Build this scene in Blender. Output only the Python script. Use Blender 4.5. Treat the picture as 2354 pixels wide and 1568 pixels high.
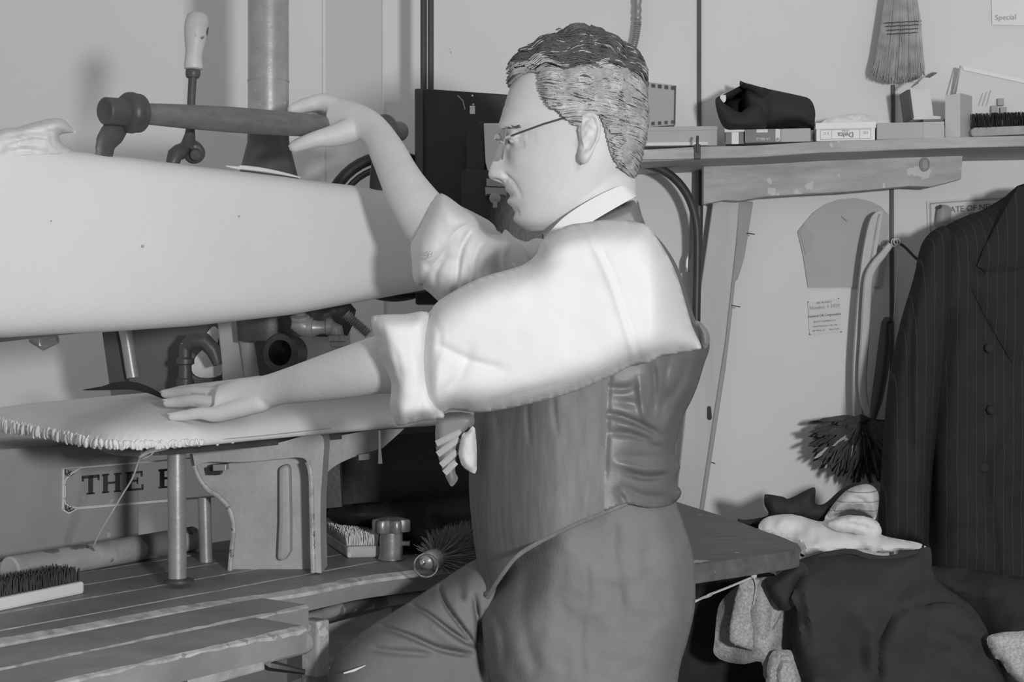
import bpy, bmesh, math, random
import numpy as np
from mathutils import Vector as V, Matrix, noise
from mathutils.geometry import delaunay_2d_cdt
random.seed(7); np.random.seed(7)
for _o in list(bpy.data.objects): bpy.data.objects.remove(_o)
SC = bpy.context.scene; COL = SC.collection

# ---------------------------------------------------------------- camera
F = 3270.0; CX, CY = 1177.0, 784.0; H = 1.05
cd = bpy.data.cameras.new('camera'); cam = bpy.data.objects.new('camera', cd); COL.objects.link(cam)
cd.sensor_width = 36.0; cd.lens = 36.0 * F / 2354.0; cd.clip_start = 0.05
cam.location = (0, 0, H); cam.rotation_euler = (math.pi / 2, 0, 0)
SC.camera = cam
# ---------------------------------------------------------------- world, flash, exposure
w = bpy.data.worlds.new('room_fill'); SC.world = w; w.use_nodes = True
w.node_tree.nodes['Background'].inputs[0].default_value = (1, 1, 1, 1)
w.node_tree.nodes['Background'].inputs[1].default_value = 0.36
ld = bpy.data.lights.new('flash_bulb', 'AREA'); ld.shape = 'DISK'; ld.size = 0.17; ld.energy = 42.0
lo = bpy.data.objects.new('flash_bulb', ld); COL.objects.link(lo)
lo.location = (0.68, -0.50, 1.18)
lo.rotation_euler = (V((-0.15, 2.6, 1.0)) - V(lo.location)).to_track_quat('-Z', 'Y').to_euler()
vs = SC.view_settings
vs.view_transform = 'Standard'; vs.look = 'None'; vs.gamma = 1.0; vs.exposure = 0.0; vs.use_curve_mapping = False

# ---------------------------------------------------------------- placing helpers
def P(px, py, d):
    return V(((px - CX) / F * d, d, H - (py - CY) / F * d))
PO = V((-.62, 1.79, 0)); EX = V((.6, .8, 0)); EY = V((-.8, .6, 0))      # pressing machine's own axes
def W(t, off, z): return PO + EX * t + EY * off + V((0, 0, z))
def PT(px, off):
    k = (px - CX) / F
    return (k * PO.y - PO.x + off * (.8 + .6 * k)) / (.6 - .8 * k)
def PW(px, py, off):
    t = PT(px, off); d = PO.y + .8 * t + .6 * off
    return P(px, py, d)
def PD(px, off): return PO.y + .8 * PT(px, off) + .6 * off
WS = -.16                                                              # slope of the back wall in plan
def WD(px, off=0.0):
    k = (px - CX) / F
    return (2.92 - off - WS * 0 + .16 * .3) / (1 + .16 * k)
def WP(px, py, off=0.0): return P(px, py, WD(px, off))
LW = 3.10                                                              # left wall plane
def sm(a, b, x):
    t = max(0., min(1., (x - a) / (b - a))); return t * t * (3 - 2 * t)
def lerp_tab(tab, x, col=1):
    if x <= tab[0][0]: return tab[0][col]
    for a, b in zip(tab, tab[1:]):
        if x <= b[0]:
            f = (x - a[0]) / (b[0] - a[0]); return a[col] + (b[col] - a[col]) * f
    return tab[-1][col]
def cat(pts, n=6, closed=False):
    pts = [tuple(p) for p in pts]; out = []; N = len(pts)
    rng = range(N if closed else N - 1)
    for i in rng:
        p0 = pts[(i - 1) % N] if closed else pts[max(i - 1, 0)]
        p1 = pts[i]; p2 = pts[(i + 1) % N]
        p3 = pts[(i + 2) % N] if closed else pts[min(i + 2, N - 1)]
        for k in range(n):
            t = k / n
            out.append(tuple(.5 * (2 * b + (c - a) * t + (2 * a - 5 * b + 4 * c - d) * t * t + (3 * b - a - 3 * c + d) * t ** 3)
                             for a, b, c, d in zip(p0, p1, p2, p3)))
    if not closed: out.append(pts[-1])
    return out

# ---------------------------------------------------------------- objects
def props(o, label=None, cat_=None, group=None, kind=None):
    if label: o['label'] = label
    if cat_: o['category'] = cat_
    if group: o['group'] = group
    if kind: o['kind'] = kind
    return o
def root(name, loc, label, cat_, group=None):
    o = bpy.data.objects.new(name, None); COL.objects.link(o); o.location = loc
    o.empty_display_size = .03
    return props(o, label, cat_, group)
class B:
    def __init__(s): s.v = []; s.f = []; s.m = []
    def add(s, vs, fs, m=0):
        n = len(s.v); s.v += [tuple(v) for v in vs]
        s.f += [tuple(i + n for i in f) for f in fs]; s.m += [m] * len(fs); return s
    def hexa(s, p, m=0):      # 8 corners: 4 bottom loop, 4 top loop
        return s.add(p, [(3, 2, 1, 0), (4, 5, 6, 7), (0, 1, 5, 4), (1, 2, 6, 5), (2, 3, 7, 6), (3, 0, 4, 7)], m)
    def box(s, c, e1, e2, e3, m=0):   # centre and three half vectors
        c = V(c); e1 = V(e1); e2 = V(e2); e3 = V(e3)
        return s.hexa([c - e1 - e2 - e3, c + e1 - e2 - e3, c + e1 + e2 - e3, c - e1 + e2 - e3,
                       c - e1 - e2 + e3, c + e1 - e2 + e3, c + e1 + e2 + e3, c - e1 + e2 + e3], m)
    def prism(s, pts, vec, m=0):
        pts = [V(p) for p in pts]; n = len(pts); vec = V(vec)
        tri = None
        from mathutils.geometry import tessellate_polygon
        tri = tessellate_polygon([pts])
        fs = [tuple(t) for t in tri] + [tuple(i + n for i in reversed(t)) for t in tri]
        fs += [(i, (i + 1) % n, n + (i + 1) % n, n + i) for i in range(n)]
        return s.add(pts + [p + vec for p in pts], fs, m)
    def tube(s, pts, r, n=12, m=0, caps=True, flat=1.0, up=None, round_ends=False):
        pts = [V(p) for p in pts]
        if not hasattr(r, '__len__'): r = [r] * len(pts)
        r = list(r)
        if round_ends:
            a, b = (pts[0] - pts[1]).normalized(), (pts[-1] - pts[-2]).normalized()
            ra, rb = r[0], r[-1]
            h = [pts[0] + a * ra * math.sin(x) for x in (1.5, 1.15, .75, .35)]; hr = [ra * math.cos(x) for x in (1.5, 1.15, .75, .35)]
            e = [pts[-1] + b * rb * math.sin(x) for x in (.35, .75, 1.15, 1.5)]; er = [rb * math.cos(x) for x in (.35, .75, 1.15, 1.5)]
            pts = h + pts + e; r = hr + r + er
        vs = []; prev = None
        for i, p in enumerate(pts):
            t = (pts[min(i + 1, len(pts) - 1)] - pts[max(i - 1, 0)])
            t = t.normalized() if t.length > 1e-9 else V((0, 0, 1))
            if prev is None:
                u = V(up) if up is not None else (V((0, 0, 1)) if abs(t.z) < .9 else V((1, 0, 0)))
            else: u = prev
            u = (u - t * u.dot(t)).normalized(); prev = u; q = t.cross(u)
            for k in range(n):
                a = 2 * math.pi * k / n
                vs.append(p + u * math.cos(a) * r[i] + q * math.sin(a) * r[i] * flat)
        fs = []
        for i in range(len(pts) - 1):
            for k in range(n):
                fs.append((i * n + k, i * n + (k + 1) % n, (i + 1) * n + (k + 1) % n, (i + 1) * n + k))
        if caps:
            fs.append(tuple(range(n - 1, -1, -1))); fs.append(tuple(len(vs) - n + k for k in range(n)))
        return s.add(vs, fs, m)
    def lathe(s, prof, o, axis=(0, 0, 1), n=24, m=0):   # prof: (radius, height)
        o = V(o); a = V(axis).normalized()
        u = (V((1, 0, 0)) if abs(a.x) < .9 else V((0, 1, 0))); u = (u - a * u.dot(a)).normalized(); q = a.cross(u)
        vs = []
        for (r, h) in prof:
            for k in range(n):
                t = 2 * math.pi * k / n; vs.append(o + a * h + (u * math.cos(t) + q * math.sin(t)) * max(r, 1e-5))
        fs = []
        for i in range(len(prof) - 1):
            for k in range(n): fs.append((i * n + k, i * n + (k + 1) % n, (i + 1) * n + (k + 1) % n, (i + 1) * n + k))
        if prof[0][0] > 1e-4: fs.append(tuple(range(n - 1, -1, -1)))
        if prof[-1][0] > 1e-4: fs.append(tuple(len(vs) - n + k for k in range(n)))
        return s.add(vs, fs, m)
    def torus(s, c, u, q, R, r, n=28, k=8, m=0, a0=0, a1=2 * math.pi):
        c = V(c); u = V(u).normalized(); q = V(q).normalized()
        if not hasattr(R, '__len__'): R = (R, R)
        pts = [c + u * R[0] * math.cos(a0 + (a1 - a0) * i / n) + q * R[1] * math.sin(a0 + (a1 - a0) * i / n) for i in range(n + 1)]
        return s.tube(pts, r, k, m, caps=True, up=u.cross(q))
    def ell(s, c, u, v, w_, n=14, m=0):
        c = V(c); u = V(u); v = V(v); w_ = V(w_); vs = [c - w_]; fs = []
        rows = n // 2 + 1
        for i in range(1, rows):
            ph = -math.pi / 2 + math.pi * i / rows
            for k in range(n):
                a = 2 * math.pi * k / n
                vs.append(c + (u * math.cos(a) + v * math.sin(a)) * math.cos(ph) + w_ * math.sin(ph))
        vs.append(c + w_)
        for k in range(n): fs.append((0, 1 + (k + 1) % n, 1 + k))
        for i in range(rows - 2):
            for k in range(n):
                a = 1 + i * n; fs.append((a + k, a + (k + 1) % n, a + n + (k + 1) % n, a + n + k))
        L = len(vs) - 1; a = 1 + (rows - 2) * n
        for k in range(n): fs.append((a + k, a + (k + 1) % n, L))
        return s.add(vs, fs, m)
    def rings(s, ringlist, n=20, e=2.0, m=0, sub=4):
        """ringlist: (top_px, top_py, bot_px, bot_py, depth, half_depth[, depth_tilt]); smooth tube through the rings"""
        rs = cat([tuple(r) + ((0.,) if len(r) == 6 else ()) for r in ringlist], sub)
        vs = []
        for (ax, ay, bx, by, d, hd, tl) in rs:
            a = P(ax, ay, d + tl); b = P(bx, by, d - tl); c = (a + b) / 2; u = (a - b) / 2
            for k in range(n):
                t = 2 * math.pi * k / n; cs, sn = math.cos(t), math.sin(t)
                vs.append(c + u * math.copysign(abs(cs) ** (2 / e), cs) + V((0, -1, 0)) * hd * math.copysign(abs(sn) ** (2 / e), sn))
        N = len(rs); fs = []
        for i in range(N - 1):
            for k in range(n): fs.append((i * n + k, i * n + (k + 1) % n, (i + 1) * n + (k + 1) % n, (i + 1) * n + k))
        fs.append(tuple(range(n - 1, -1, -1))); fs.append(tuple((N - 1) * n + k for k in range(n)))
        return s.add(vs, fs, m)
def obj(name, b, mats, parent=None, smooth=True, bevel=0, auto=True, sub=0, **kw):
    if not isinstance(mats, (list, tuple)): mats = [mats]
    vs = b.v; rt = parent
    while rt is not None and rt.parent is not None: rt = rt.parent
    off = V((0, 0, 0))
    if parent is None:
        a = np.array(vs); off = V(((a[:, 0].min() + a[:, 0].max()) / 2, (a[:, 1].min() + a[:, 1].max()) / 2, a[:, 2].min()))
    elif parent.type == 'EMPTY': off = V(parent.location)
    elif rt.type == 'EMPTY': off = V(rt.location)
    else: off = V(rt.location)
    me = bpy.data.meshes.new(name)
    me.from_pydata([(v[0] - off.x, v[1] - off.y, v[2] - off.z) for v in vs], [], b.f); me.validate()
    for m in mats: me.materials.append(m)
    if len(mats) > 1 and len(me.polygons) == len(b.m): me.polygons.foreach_set('material_index', b.m)
    bm = bmesh.new(); bm.from_mesh(me); bmesh.ops.recalc_face_normals(bm, faces=bm.faces)
    bm.to_mesh(me); bm.free()
    if smooth:
        me.polygons.foreach_set('use_smooth', [True] * len(me.polygons))
        if auto:
            try: me.set_sharp_from_angle(angle=math.radians(38))
            except Exception: pass
    o = bpy.data.objects.new(name, me); COL.objects.link(o)
    if parent is None: o.location = off
    else: o.parent = parent
    if bevel:
        md = o.modifiers.new('bevel', 'BEVEL'); md.width = bevel; md.segments = 2; md.limit_method = 'ANGLE'; md.angle_limit = math.radians(40)
    if sub:
        md = o.modifiers.new('sub', 'SUBSURF'); md.levels = sub; md.render_levels = sub
    k = {'label': kw.get('label'), 'cat_': kw.get('cat_'), 'group': kw.get('group'), 'kind': kw.get('kind')}
    return props(o, **k)
def fuse(b, voxel, smooth=4, fac=.5):
    """union of closed shapes -> one continuous surface (returns a B)"""
    me = bpy.data.meshes.new('tmp'); me.from_pydata(b.v, [], b.f); me.validate()
    bm = bmesh.new(); bm.from_mesh(me); bmesh.ops.recalc_face_normals(bm, faces=bm.faces); bm.to_mesh(me); bm.free()
    o = bpy.data.objects.new('tmp', me); COL.objects.link(o)
    r = o.modifiers.new('r', 'REMESH'); r.mode = 'VOXEL'; r.voxel_size = voxel
    if smooth:
        s = o.modifiers.new('s', 'SMOOTH'); s.iterations = smooth; s.factor = fac
    dg = bpy.context.evaluated_depsgraph_get(); ev = o.evaluated_get(dg); m2 = ev.to_mesh()
    out = B(); co = np.empty(len(m2.vertices) * 3); m2.vertices.foreach_get('co', co)
    no = np.empty(len(m2.vertices) * 3); m2.vertex_normals.foreach_get('vector', no)
    out.a = co.reshape(-1, 3); out.n = no.reshape(-1, 3)
    out.f = [tuple(p.vertices) for p in m2.polygons]; out.m = [0] * len(out.f)
    ev.to_mesh_clear(); bpy.data.objects.remove(o); bpy.data.meshes.remove(me)
    out.v = out.a.tolist(); return out
def carve(b, line, sigma, amp, maxd=None):
    """push the surface in (amp>0) along a 3-D polyline"""
    a = b.a; best = np.full(len(a), 1e9); wt = np.ones(len(a))
    L = [np.array(p) for p in line]
    for p, q in zip(L, L[1:]):
        d = q - p; l2 = max((d * d).sum(), 1e-12)
        t = np.clip(((a - p) @ d) / l2, 0, 1); e = np.linalg.norm(a - (p + t[:, None] * d), axis=1); best = np.minimum(best, e)
    a -= b.n * (amp * np.exp(-(best / sigma) ** 2))[:, None]
    b.v = a.tolist()
def pt_line_dist(X, Y, poly, closed=False):
    best = np.full(X.shape, 1e9); n = len(poly)
    for i in range(n if closed else n - 1):
        (x1, y1), (x2, y2) = poly[i][:2], poly[(i + 1) % n][:2]
        dx, dy = x2 - x1, y2 - y1; l2 = dx * dx + dy * dy + 1e-9
        t = np.clip(((X - x1) * dx + (Y - y1) * dy) / l2, 0, 1)
        best = np.minimum(best, np.hypot(X - x1 - t * dx, Y - y1 - t * dy))
    return best
def inside(X, Y, poly):
    r = np.zeros(X.shape, bool); n = len(poly)
    for i in range(n):
        (x1, y1), (x2, y2) = poly[i][:2], poly[(i + 1) % n][:2]
        if y1 == y2: continue
        c = ((y1 > Y) != (y2 > Y)) & (X < (x2 - x1) * (Y - y1) / (y2 - y1) + x1)
        r ^= c
    return r
def inflate(b, outline, d, hf, hb, wd, g=8, creases=(), smooth_it=6, curve=3, noise_amp=0, noise_sc=60, m=0, seed=0, openr=()):
    """stuffed cloth volume: outline (picture units at distance d), front bulge hf and back bulge hb in metres, rounding width wd"""
    ol = cat(outline, curve, True) if curve > 1 else [tuple(p) for p in outline]
    ol = [p[:2] for p in ol]
    # resample the boundary
    bp = []
    for i in range(len(ol)):
        x1, y1 = ol[i]; x2, y2 = ol[(i + 1) % len(ol)]; L = math.hypot(x2 - x1, y2 - y1); k = max(1, int(round(L / g)))
        for j in range(k): bp.append((x1 + (x2 - x1) * j / k, y1 + (y2 - y1) * j / k))
    bx = np.array(bp); nb = len(bp)
    xs = np.arange(bx[:, 0].min(), bx[:, 0].max(), g); ys = np.arange(bx[:, 1].min(), bx[:, 1].max(), g)
    X, Y = np.meshgrid(xs, ys); X = X.copy(); X[1::2] += g * .5
    X = X.ravel(); Y = Y.ravel()
    k = inside(X, Y, ol) & (pt_line_dist(X, Y, ol, True) > g * .55)
    X, Y = X[k], Y[k]
    pts = [V(p) for p in bp] + [V((x, y)) for x, y in zip(X, Y)]
    r = delaunay_2d_cdt(pts, [(i, (i + 1) % nb) for i in range(nb)], [], 1, 1e-5)
    vv = np.array([(p.x, p.y) for p in r[0]]); ff = [tuple(f) for f in r[2]]
    n = len(vv); dist = pt_line_dist(vv[:, 0], vv[:, 1], ol, True)
    bnd = dist < 1e-3
    hd_ = dist; openm = np.zeros(n, bool)
    if openr:       # parts of the outline that stay full thickness (cut ends)
        def isopen(x, y): return any(x0 <= x <= x1_ and y0 <= y <= y1_ for (x0, y0, x1_, y1_) in openr)
        om = [isopen(*p) for p in ol]; best = np.full(n, 1e9); N_ = len(ol)
        for i in range(N_):
            if om[i] and om[(i + 1) % N_]: continue
            best = np.minimum(best, pt_line_dist(vv[:, 0], vv[:, 1], [ol[i], ol[(i + 1) % N_]]))
        hd_ = best; openm = bnd & (best > 2)
    s = np.clip(hd_ / wd, 0, 1); hgt = np.sqrt(np.clip(1 - (1 - s) ** 2, 0, 1))
    E = set()
    for f in ff:
        for i in range(len(f)): E.add((min(f[i], f[i - 1]), max(f[i], f[i - 1])))
    E = np.array(list(E)); deg = np.bincount(E.ravel(), minlength=n).astype(float)
    fixd = bnd & ~openm
    for _ in range(smooth_it):
        acc = np.bincount(E[:, 0], hgt[E[:, 1]], n) + np.bincount(E[:, 1], hgt[E[:, 0]], n)
        nw = .4 * hgt + .6 * acc / np.maximum(deg, 1); hgt = np.where(fixd, hgt, nw)
    hF = hgt * hf; hB = hgt * hb
    ed = np.clip(hd_ / 14, 0, 1)
    cr = np.zeros(n)
    for (pl, sg, am) in creases:
        cl = cat(pl, 6); q = pt_line_dist(vv[:, 0], vv[:, 1], cl); s2 = max(sg, g * .9)
        e0 = np.hypot(vv[:, 0] - cl[0][0], vv[:, 1] - cl[0][1]); e1 = np.hypot(vv[:, 0] - cl[-1][0], vv[:, 1] - cl[-1][1])
        cr += am * (sg / s2) ** .5 * np.exp(-(q / s2) ** 2) * (.25 + .75 * np.clip(np.minimum(e0, e1) / 25, 0, 1))
    acc = np.bincount(E[:, 0], cr[E[:, 1]], n) + np.bincount(E[:, 1], cr[E[:, 0]], n); cr = .5 * cr + .5 * acc / np.maximum(deg, 1)
    hF = hF - cr * ed
    if noise_amp:
        nz = np.array([noise.noise(V((x / noise_sc, y / noise_sc, seed * 3.7))) + .4 * noise.noise(V((x / noise_sc * 2.3, y / noise_sc * 2.3, seed * 3.7 + 5))) for x, y in vv]); hF = hF + nz * noise_amp * ed
    D = np.array([d(x, y) if callable(d) else d for x, y in vv])
    VS = [P(x, y, dd - h) for (x, y), dd, h in zip(vv, D, hF)]; back = [0] * n
    for i in range(n):
        if fixd[i]: back[i] = i
        else: back[i] = len(VS); VS.append(P(vv[i, 0], vv[i, 1], D[i] + hB[i]))
    FS = ff + [tuple(back[i] for i in reversed(f)) for f in ff]
    if openm.any():
        key = {(round(x, 3), round(y, 3)): i for i, (x, y) in enumerate(vv) if bnd[i]}
        lp = [key.get((round(x, 3), round(y, 3))) for x, y in bp]
        for i in range(nb):
            p, q_ = lp[i], lp[(i + 1) % nb]
            if p is None or q_ is None: continue
            f = [p, q_, back[q_], back[p]]; f = [t for j, t in enumerate(f) if t not in f[:j]]
            if len(f) > 2: FS.append(tuple(f))
    return b.add(VS, FS, m)

# ---------------------------------------------------------------- materials (black and white picture: neutral greys)
def lin(v):
    v /= 255.; return v / 12.92 if v <= .04045 else ((v + .055) / 1.055) ** 2.4
def mat(name, g, rough=.65, var=.12, vs_=6., bump=.15, bs=60., stretch=None, metal=0., spots=None, stripes=None, weave=0, spec=.5, sheen=0):
    """g: albedo; var: blotchy variation; stretch: grain direction scale; spots=(scale,threshold,value); stripes=(axis,freq,width,value)"""
    m = bpy.data.materials.new(name); m.use_nodes = True; nt = m.node_tree; N = nt.nodes; Lk = nt.links
    bs_ = N['Principled BSDF']; bs_.inputs['Roughness'].default_value = rough; bs_.inputs['Metallic'].default_value = metal
    bs_.inputs['Specular IOR Level'].default_value = spec
    tc = N.new('ShaderNodeTexCoord'); mp = N.new('ShaderNodeMapping'); Lk.new(tc.outputs['Object'], mp.inputs[0])
    if stretch: mp.inputs['Scale'].default_value = stretch
    nz = N.new('ShaderNodeTexNoise'); nz.inputs['Scale'].default_value = vs_; nz.inputs['Detail'].default_value = 6; nz.inputs['Roughness'].default_value = .6
    Lk.new(mp.outputs[0], nz.inputs[0])
    rp = N.new('ShaderNodeMapRange'); rp.inputs[1].default_value = .3; rp.inputs[2].default_value = .7
    rp.inputs[3].default_value = g * (1 - var); rp.inputs[4].default_value = g * (1 + var); Lk.new(nz.outputs[0], rp.inputs[0])
    val = rp.outputs[0]
    def mixv(a, fac, b):
        mx = N.new('ShaderNodeMix'); mx.data_type = 'FLOAT'; Lk.new(fac, mx.inputs[0]); Lk.new(a, mx.inputs[2])
        if hasattr(b, 'links'): Lk.new(b, mx.inputs[3])
        else: mx.inputs[3].default_value = b
        return mx.outputs[0]
    for sp in (spots or ()):
        n2 = N.new('ShaderNodeTexNoise'); n2.inputs['Scale'].default_value = sp[0]; n2.inputs['Detail'].default_value = 3
        Lk.new((tc if len(sp) < 4 else mp).outputs['Object' if len(sp) < 4 else 0], n2.inputs[0])
        r2 = N.new('ShaderNodeMapRange'); r2.inputs[1].default_value = sp[1]; r2.inputs[2].default_value = sp[1] + .02; Lk.new(n2.outputs[0], r2.inputs[0])
        val = mixv(val, r2.outputs[0], sp[2])
    if stripes:
        ax, fr, wd, sv = stripes; sx = N.new('ShaderNodeSeparateXYZ'); Lk.new(tc.outputs['Object'], sx.inputs[0])
        mm = N.new('ShaderNodeMath'); mm.operation = 'MULTIPLY'; mm.inputs[1].default_value = fr; Lk.new(sx.outputs[ax], mm.inputs[0])
        fr_ = N.new('ShaderNodeMath'); fr_.operation = 'FRACT'; Lk.new(mm.outputs[0], fr_.inputs[0])
        lt = N.new('ShaderNodeMath'); lt.operation = 'LESS_THAN'; lt.inputs[1].default_value = wd; Lk.new(fr_.outputs[0], lt.inputs[0])
        val = mixv(val, lt.outputs[0], sv)
    cc = N.new('ShaderNodeCombineColor')
    for i in range(3): Lk.new(val, cc.inputs[i])
    Lk.new(cc.outputs[0], bs_.inputs['Base Color'])
    if bump:
        n3 = N.new('ShaderNodeTexNoise'); n3.inputs['Scale'].default_value = bs; n3.inputs['Detail'].default_value = 5
        Lk.new(mp.outputs[0], n3.inputs[0]); bp = N.new('ShaderNodeBump'); bp.inputs['Strength'].default_value = bump; bp.inputs['Distance'].default_value = .004
        src = n3.outputs[0]
        if weave:
            wv = N.new('ShaderNodeTexWave'); wv.inputs['Scale'].default_value = weave; wv.bands_direction = 'DIAGONAL'; Lk.new(tc.outputs['Object'], wv.inputs[0])
            ad = N.new('ShaderNodeMath'); Lk.new(n3.outputs[0], ad.inputs[0]); Lk.new(wv.outputs[1], ad.inputs[1]); src = ad.outputs[0]
        Lk.new(src, bp.inputs['Height']); Lk.new(bp.outputs[0], bs_.inputs['Normal'])
    if sheen: bs_.inputs['Sheen Weight'].default_value = sheen
    return m
M = dict(
    wall=mat('painted_plaster', .80, .8, .03, 3, .10, 45, spots=[(34, .76, .45)]),
    wall_shade=mat('painted_plaster_shaded', .76, .8, .03, 3, .10, 45),  # plaster copy slightly darkened: shade of the angled face put into the colour
    floor=mat('dark_floor_boards', .12, .7, .3, 3, .2, 30, stretch=(1, 8, 1)),
    seam=mat('dark_batten', .10, .6, .25, 8),
    shelf=mat('shelf_wood', .44, .65, .22, 5, .2, 50, stretch=(1.2, 8, 10), spots=[(26, .70, .62)]),
    plank=mat('old_plank', .47, .65, .22, 6, .2, 50, stretch=(1.2, 8, 8), spots=[(30, .66, .66)]),
    board=mat('plain_pine', .56, .6, .08, 5, .12, 60, stretch=(8, 8, 1)),
    boardd=mat('planed_pine_edge', .36, .6, .10, 5, .12, 60, stretch=(8, 8, 1)),
    tabletop=mat('dark_table_wood', .11, .55, .3, 5, .2, 50, stretch=(2, 10, 10), spots=[(22, .72, .4)]),
    slat=mat('worn_slat', .25, .55, .28, 7, .25, 50, stretch=(1, 1, 1), spots=[(70, .73, .45)]),
    worn=mat('worn_bare_wood', .44, .6, .35, 40, .3, 60, spots=[(30, .62, .30)]),
    pine=mat('roller_wood', .42, .6, .4, 8, .3, 40, spots=[(14, .56, .20)]),
    card=mat('grey_cardboard', .46, .7, .05, 6, .05, 80),
    cardl=mat('pale_cardboard', .74, .7, .04, 6, .05, 80),
    cardd=mat('dark_label', .22, .6, .08, 8, .03, 80),
    paper=mat('paper', .74, .75, .03, 6, .03, 60),
    papere=mat('paper_white', .88, .75, .02, 6, .03, 60),
    kraft=mat('pattern_card', .50, .75, .06, 5, .05, 60),
    ink=mat('printing_ink', .16, .6, .1, 8, 0),
    inkl=mat('faded_ink', .42, .6, .1, 8, 0),
    inkd=mat('black_lettering', .06, .5, .1, 8, 0),
    gold=mat('pale_lining_paint', .85, .5, .1, 8, 0),
    cover=mat('press_cotton', .74, .85, .03, 5, .12, 160, weave=0),
    shirt=mat('white_shirt', .76, .85, .015, 5, .10, 140),
    skin=mat('skin', .63, .5, .04, 30, .10, 260, spec=.35),
    nail=mat('fingernail', .6, .35, .03, 20, 0),
    hairm=mat('grey_hair_strand', .50, .6, .3, 60, 0),
    hairl=mat('grey_hair', .34, .6, .25, 60, .1, 200),
    haird=mat('dark_grey_hair', .13, .6, .3, 60, .1, 200),
    vest=mat('vest_wool', .215, .85, .16, 16, .18, 220, stretch=(6, 6, 1)),
    satin=mat('vest_satin', .15, .48, .10, 10, .10, 120, spec=.6),
    trouser=mat('trouser_wool', .215, .85, .08, 10, .18, 220),
    tie=mat('striped_tie', .22, .5, .08, 10, .05, 100),
    suit=mat('pinstripe_wool', .030, .85, .10, 14, .15, 220, stripes=(0, 62, .06, .060)),
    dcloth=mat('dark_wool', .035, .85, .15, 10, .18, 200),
    mcloth=mat('charcoal_wool', .045, .8, .12, 10, .18, 200),
    tweed=mat('tweed', .42, .9, .35, 260, .3, 300),
    lining=mat('striped_lining', .62, .6, .05, 10, .05, 100, stripes=(2, 60, .12, .3)),
    iron=mat('dark_iron', .065, .45, .25, 14, .2, 90, spots=[(60, .74, .3)]),
    panel=mat('dark_grey_panel', .13, .6, .1, 8),
    black=mat('black_enamel', .022, .4, .3, 14, .1, 90, spots=[(50, .73, .12)]),
    cast=mat('grey_cast_paint', .42, .5, .14, 12, .25, 120, spots=[(80, .70, .45)]),
    caste=mat('chipped_cast_edge', .42, .5, .35, 50, .3, 120, spots=[(60, .6, .16)]),
    casing=mat('grey_casing', .38, .5, .10, 8, .12, 90, spots=[(38, .69, .5)]),
    steel=mat('bare_steel', .34, .38, .14, 20, .1, 90, metal=.35),
    galv=mat('galvanised_pipe', .42, .33, .2, 18, .12, 60, metal=.45, spots=[(40, .68, .6)]),
    brass=mat('dull_brass', .26, .35, .2, 30, .1, 90, metal=.4),
    chrome=mat('bright_metal', .75, .15, .05, 20, 0, metal=.9),
    handle=mat('worn_white_handle', .50, .45, .18, 14, .15, 80, spots=[(18, .66, .08)]),
    barwood=mat('dark_bar_wood', .15, .45, .2, 12, .12, 90, stretch=(3, 3, 8)),
    bristled=mat('dark_bristle', .05, .6, .3, 40, 0),
    bristlel=mat('pale_bristle', .72, .6, .15, 40, 0),
    straw=mat('broom_straw', .46, .7, .2, 40, 0),
    thread=mat('dark_twine', .10, .8, .1, 40, 0),
    string=mat('pale_string', .6, .8, .1, 60, .1),
    feather=mat('dark_feather', .07, .7, .4, 30, .1),
    feathl=mat('pale_feather', .5, .7, .2, 30, .1),
    plaster=mat('bare_plaster', .68, .8, .06, 20, .2, 60),
    hose=mat('dark_hose', .05, .45, .2, 20),
)
for _k in ('cover', 'shirt', 'vest', 'trouser', 'suit', 'dcloth', 'mcloth', 'tweed', 'lining', 'haird', 'hairl', 'feather', 'bristled', 'wall', 'wall_shade'):
    M[_k].node_tree.nodes['Principled BSDF'].inputs['Specular IOR Level'].default_value = .12
gm = bpy.data.materials.new('spectacle_glass'); gm.use_nodes = True
_b = gm.node_tree.nodes['Principled BSDF']; _b.inputs['Transmission Weight'].default_value = 1; _b.inputs['Roughness'].default_value = .02; _b.inputs['IOR'].default_value = 1.12
M['glass'] = gm
def text(name, s, size, origin, right, up, m, parent, ext=.0006, align='CENTER', sx=1.0):
    c = bpy.data.curves.new('t', 'FONT'); c.body = s; c.size = size; c.extrude = ext / 2; c.align_x = align; c.resolution_u = 2
    o = bpy.data.objects.new('t', c); COL.objects.link(o)
    dg = bpy.context.evaluated_depsgraph_get(); me = o.evaluated_get(dg).to_mesh()
    r = V(right).normalized(); u = V(up).normalized(); n = r.cross(u); O = V(origin)
    b = B(); b.add([O + r * v.co.x * sx + u * v.co.y + n * v.co.z for v in me.vertices], [tuple(p.vertices) for p in me.polygons])
    o.evaluated_get(dg).to_mesh_clear(); bpy.data.objects.remove(o); bpy.data.curves.remove(c)
    return obj(name, b, m, parent, smooth=False)
# ================================================================ THE ROOM
XR = 3.2
def wy(x): return 2.92 - .16 * (x - .3)
x1 = (745 - CX) / F * LW; x2 = P(880, 0, WD(880)).x
def wallpiece(name, a, b_, m, z1=2.7, th=.12):
    q = B(); q.hexa([(a[0], a[1], 0), (b_[0], b_[1], 0), (b_[0], b_[1] + th, 0), (a[0], a[1] + th, 0),
                     (a[0], a[1], z1), (b_[0], b_[1], z1), (b_[0], b_[1] + th, z1), (a[0], a[1] + th, z1)])
    return obj(name, q, m, smooth=False, kind='structure')
wallpiece('wall_left', (-2.6, LW), (x1, LW), M['wall'])
wallpiece('wall_chamfer', (x1, LW), (x2, wy(x2)), M['wall_shade'])
wb = wallpiece('wall_back', (x2, wy(x2)), (XR, wy(XR)), M['wall'])
q = B(); q.box((.3, 1.0, -.05), (3.0, 0, 0), (0, 2.6, 0), (0, 0, .05)); obj('floor', q, M['floor'], smooth=False, kind='structure')
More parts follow.
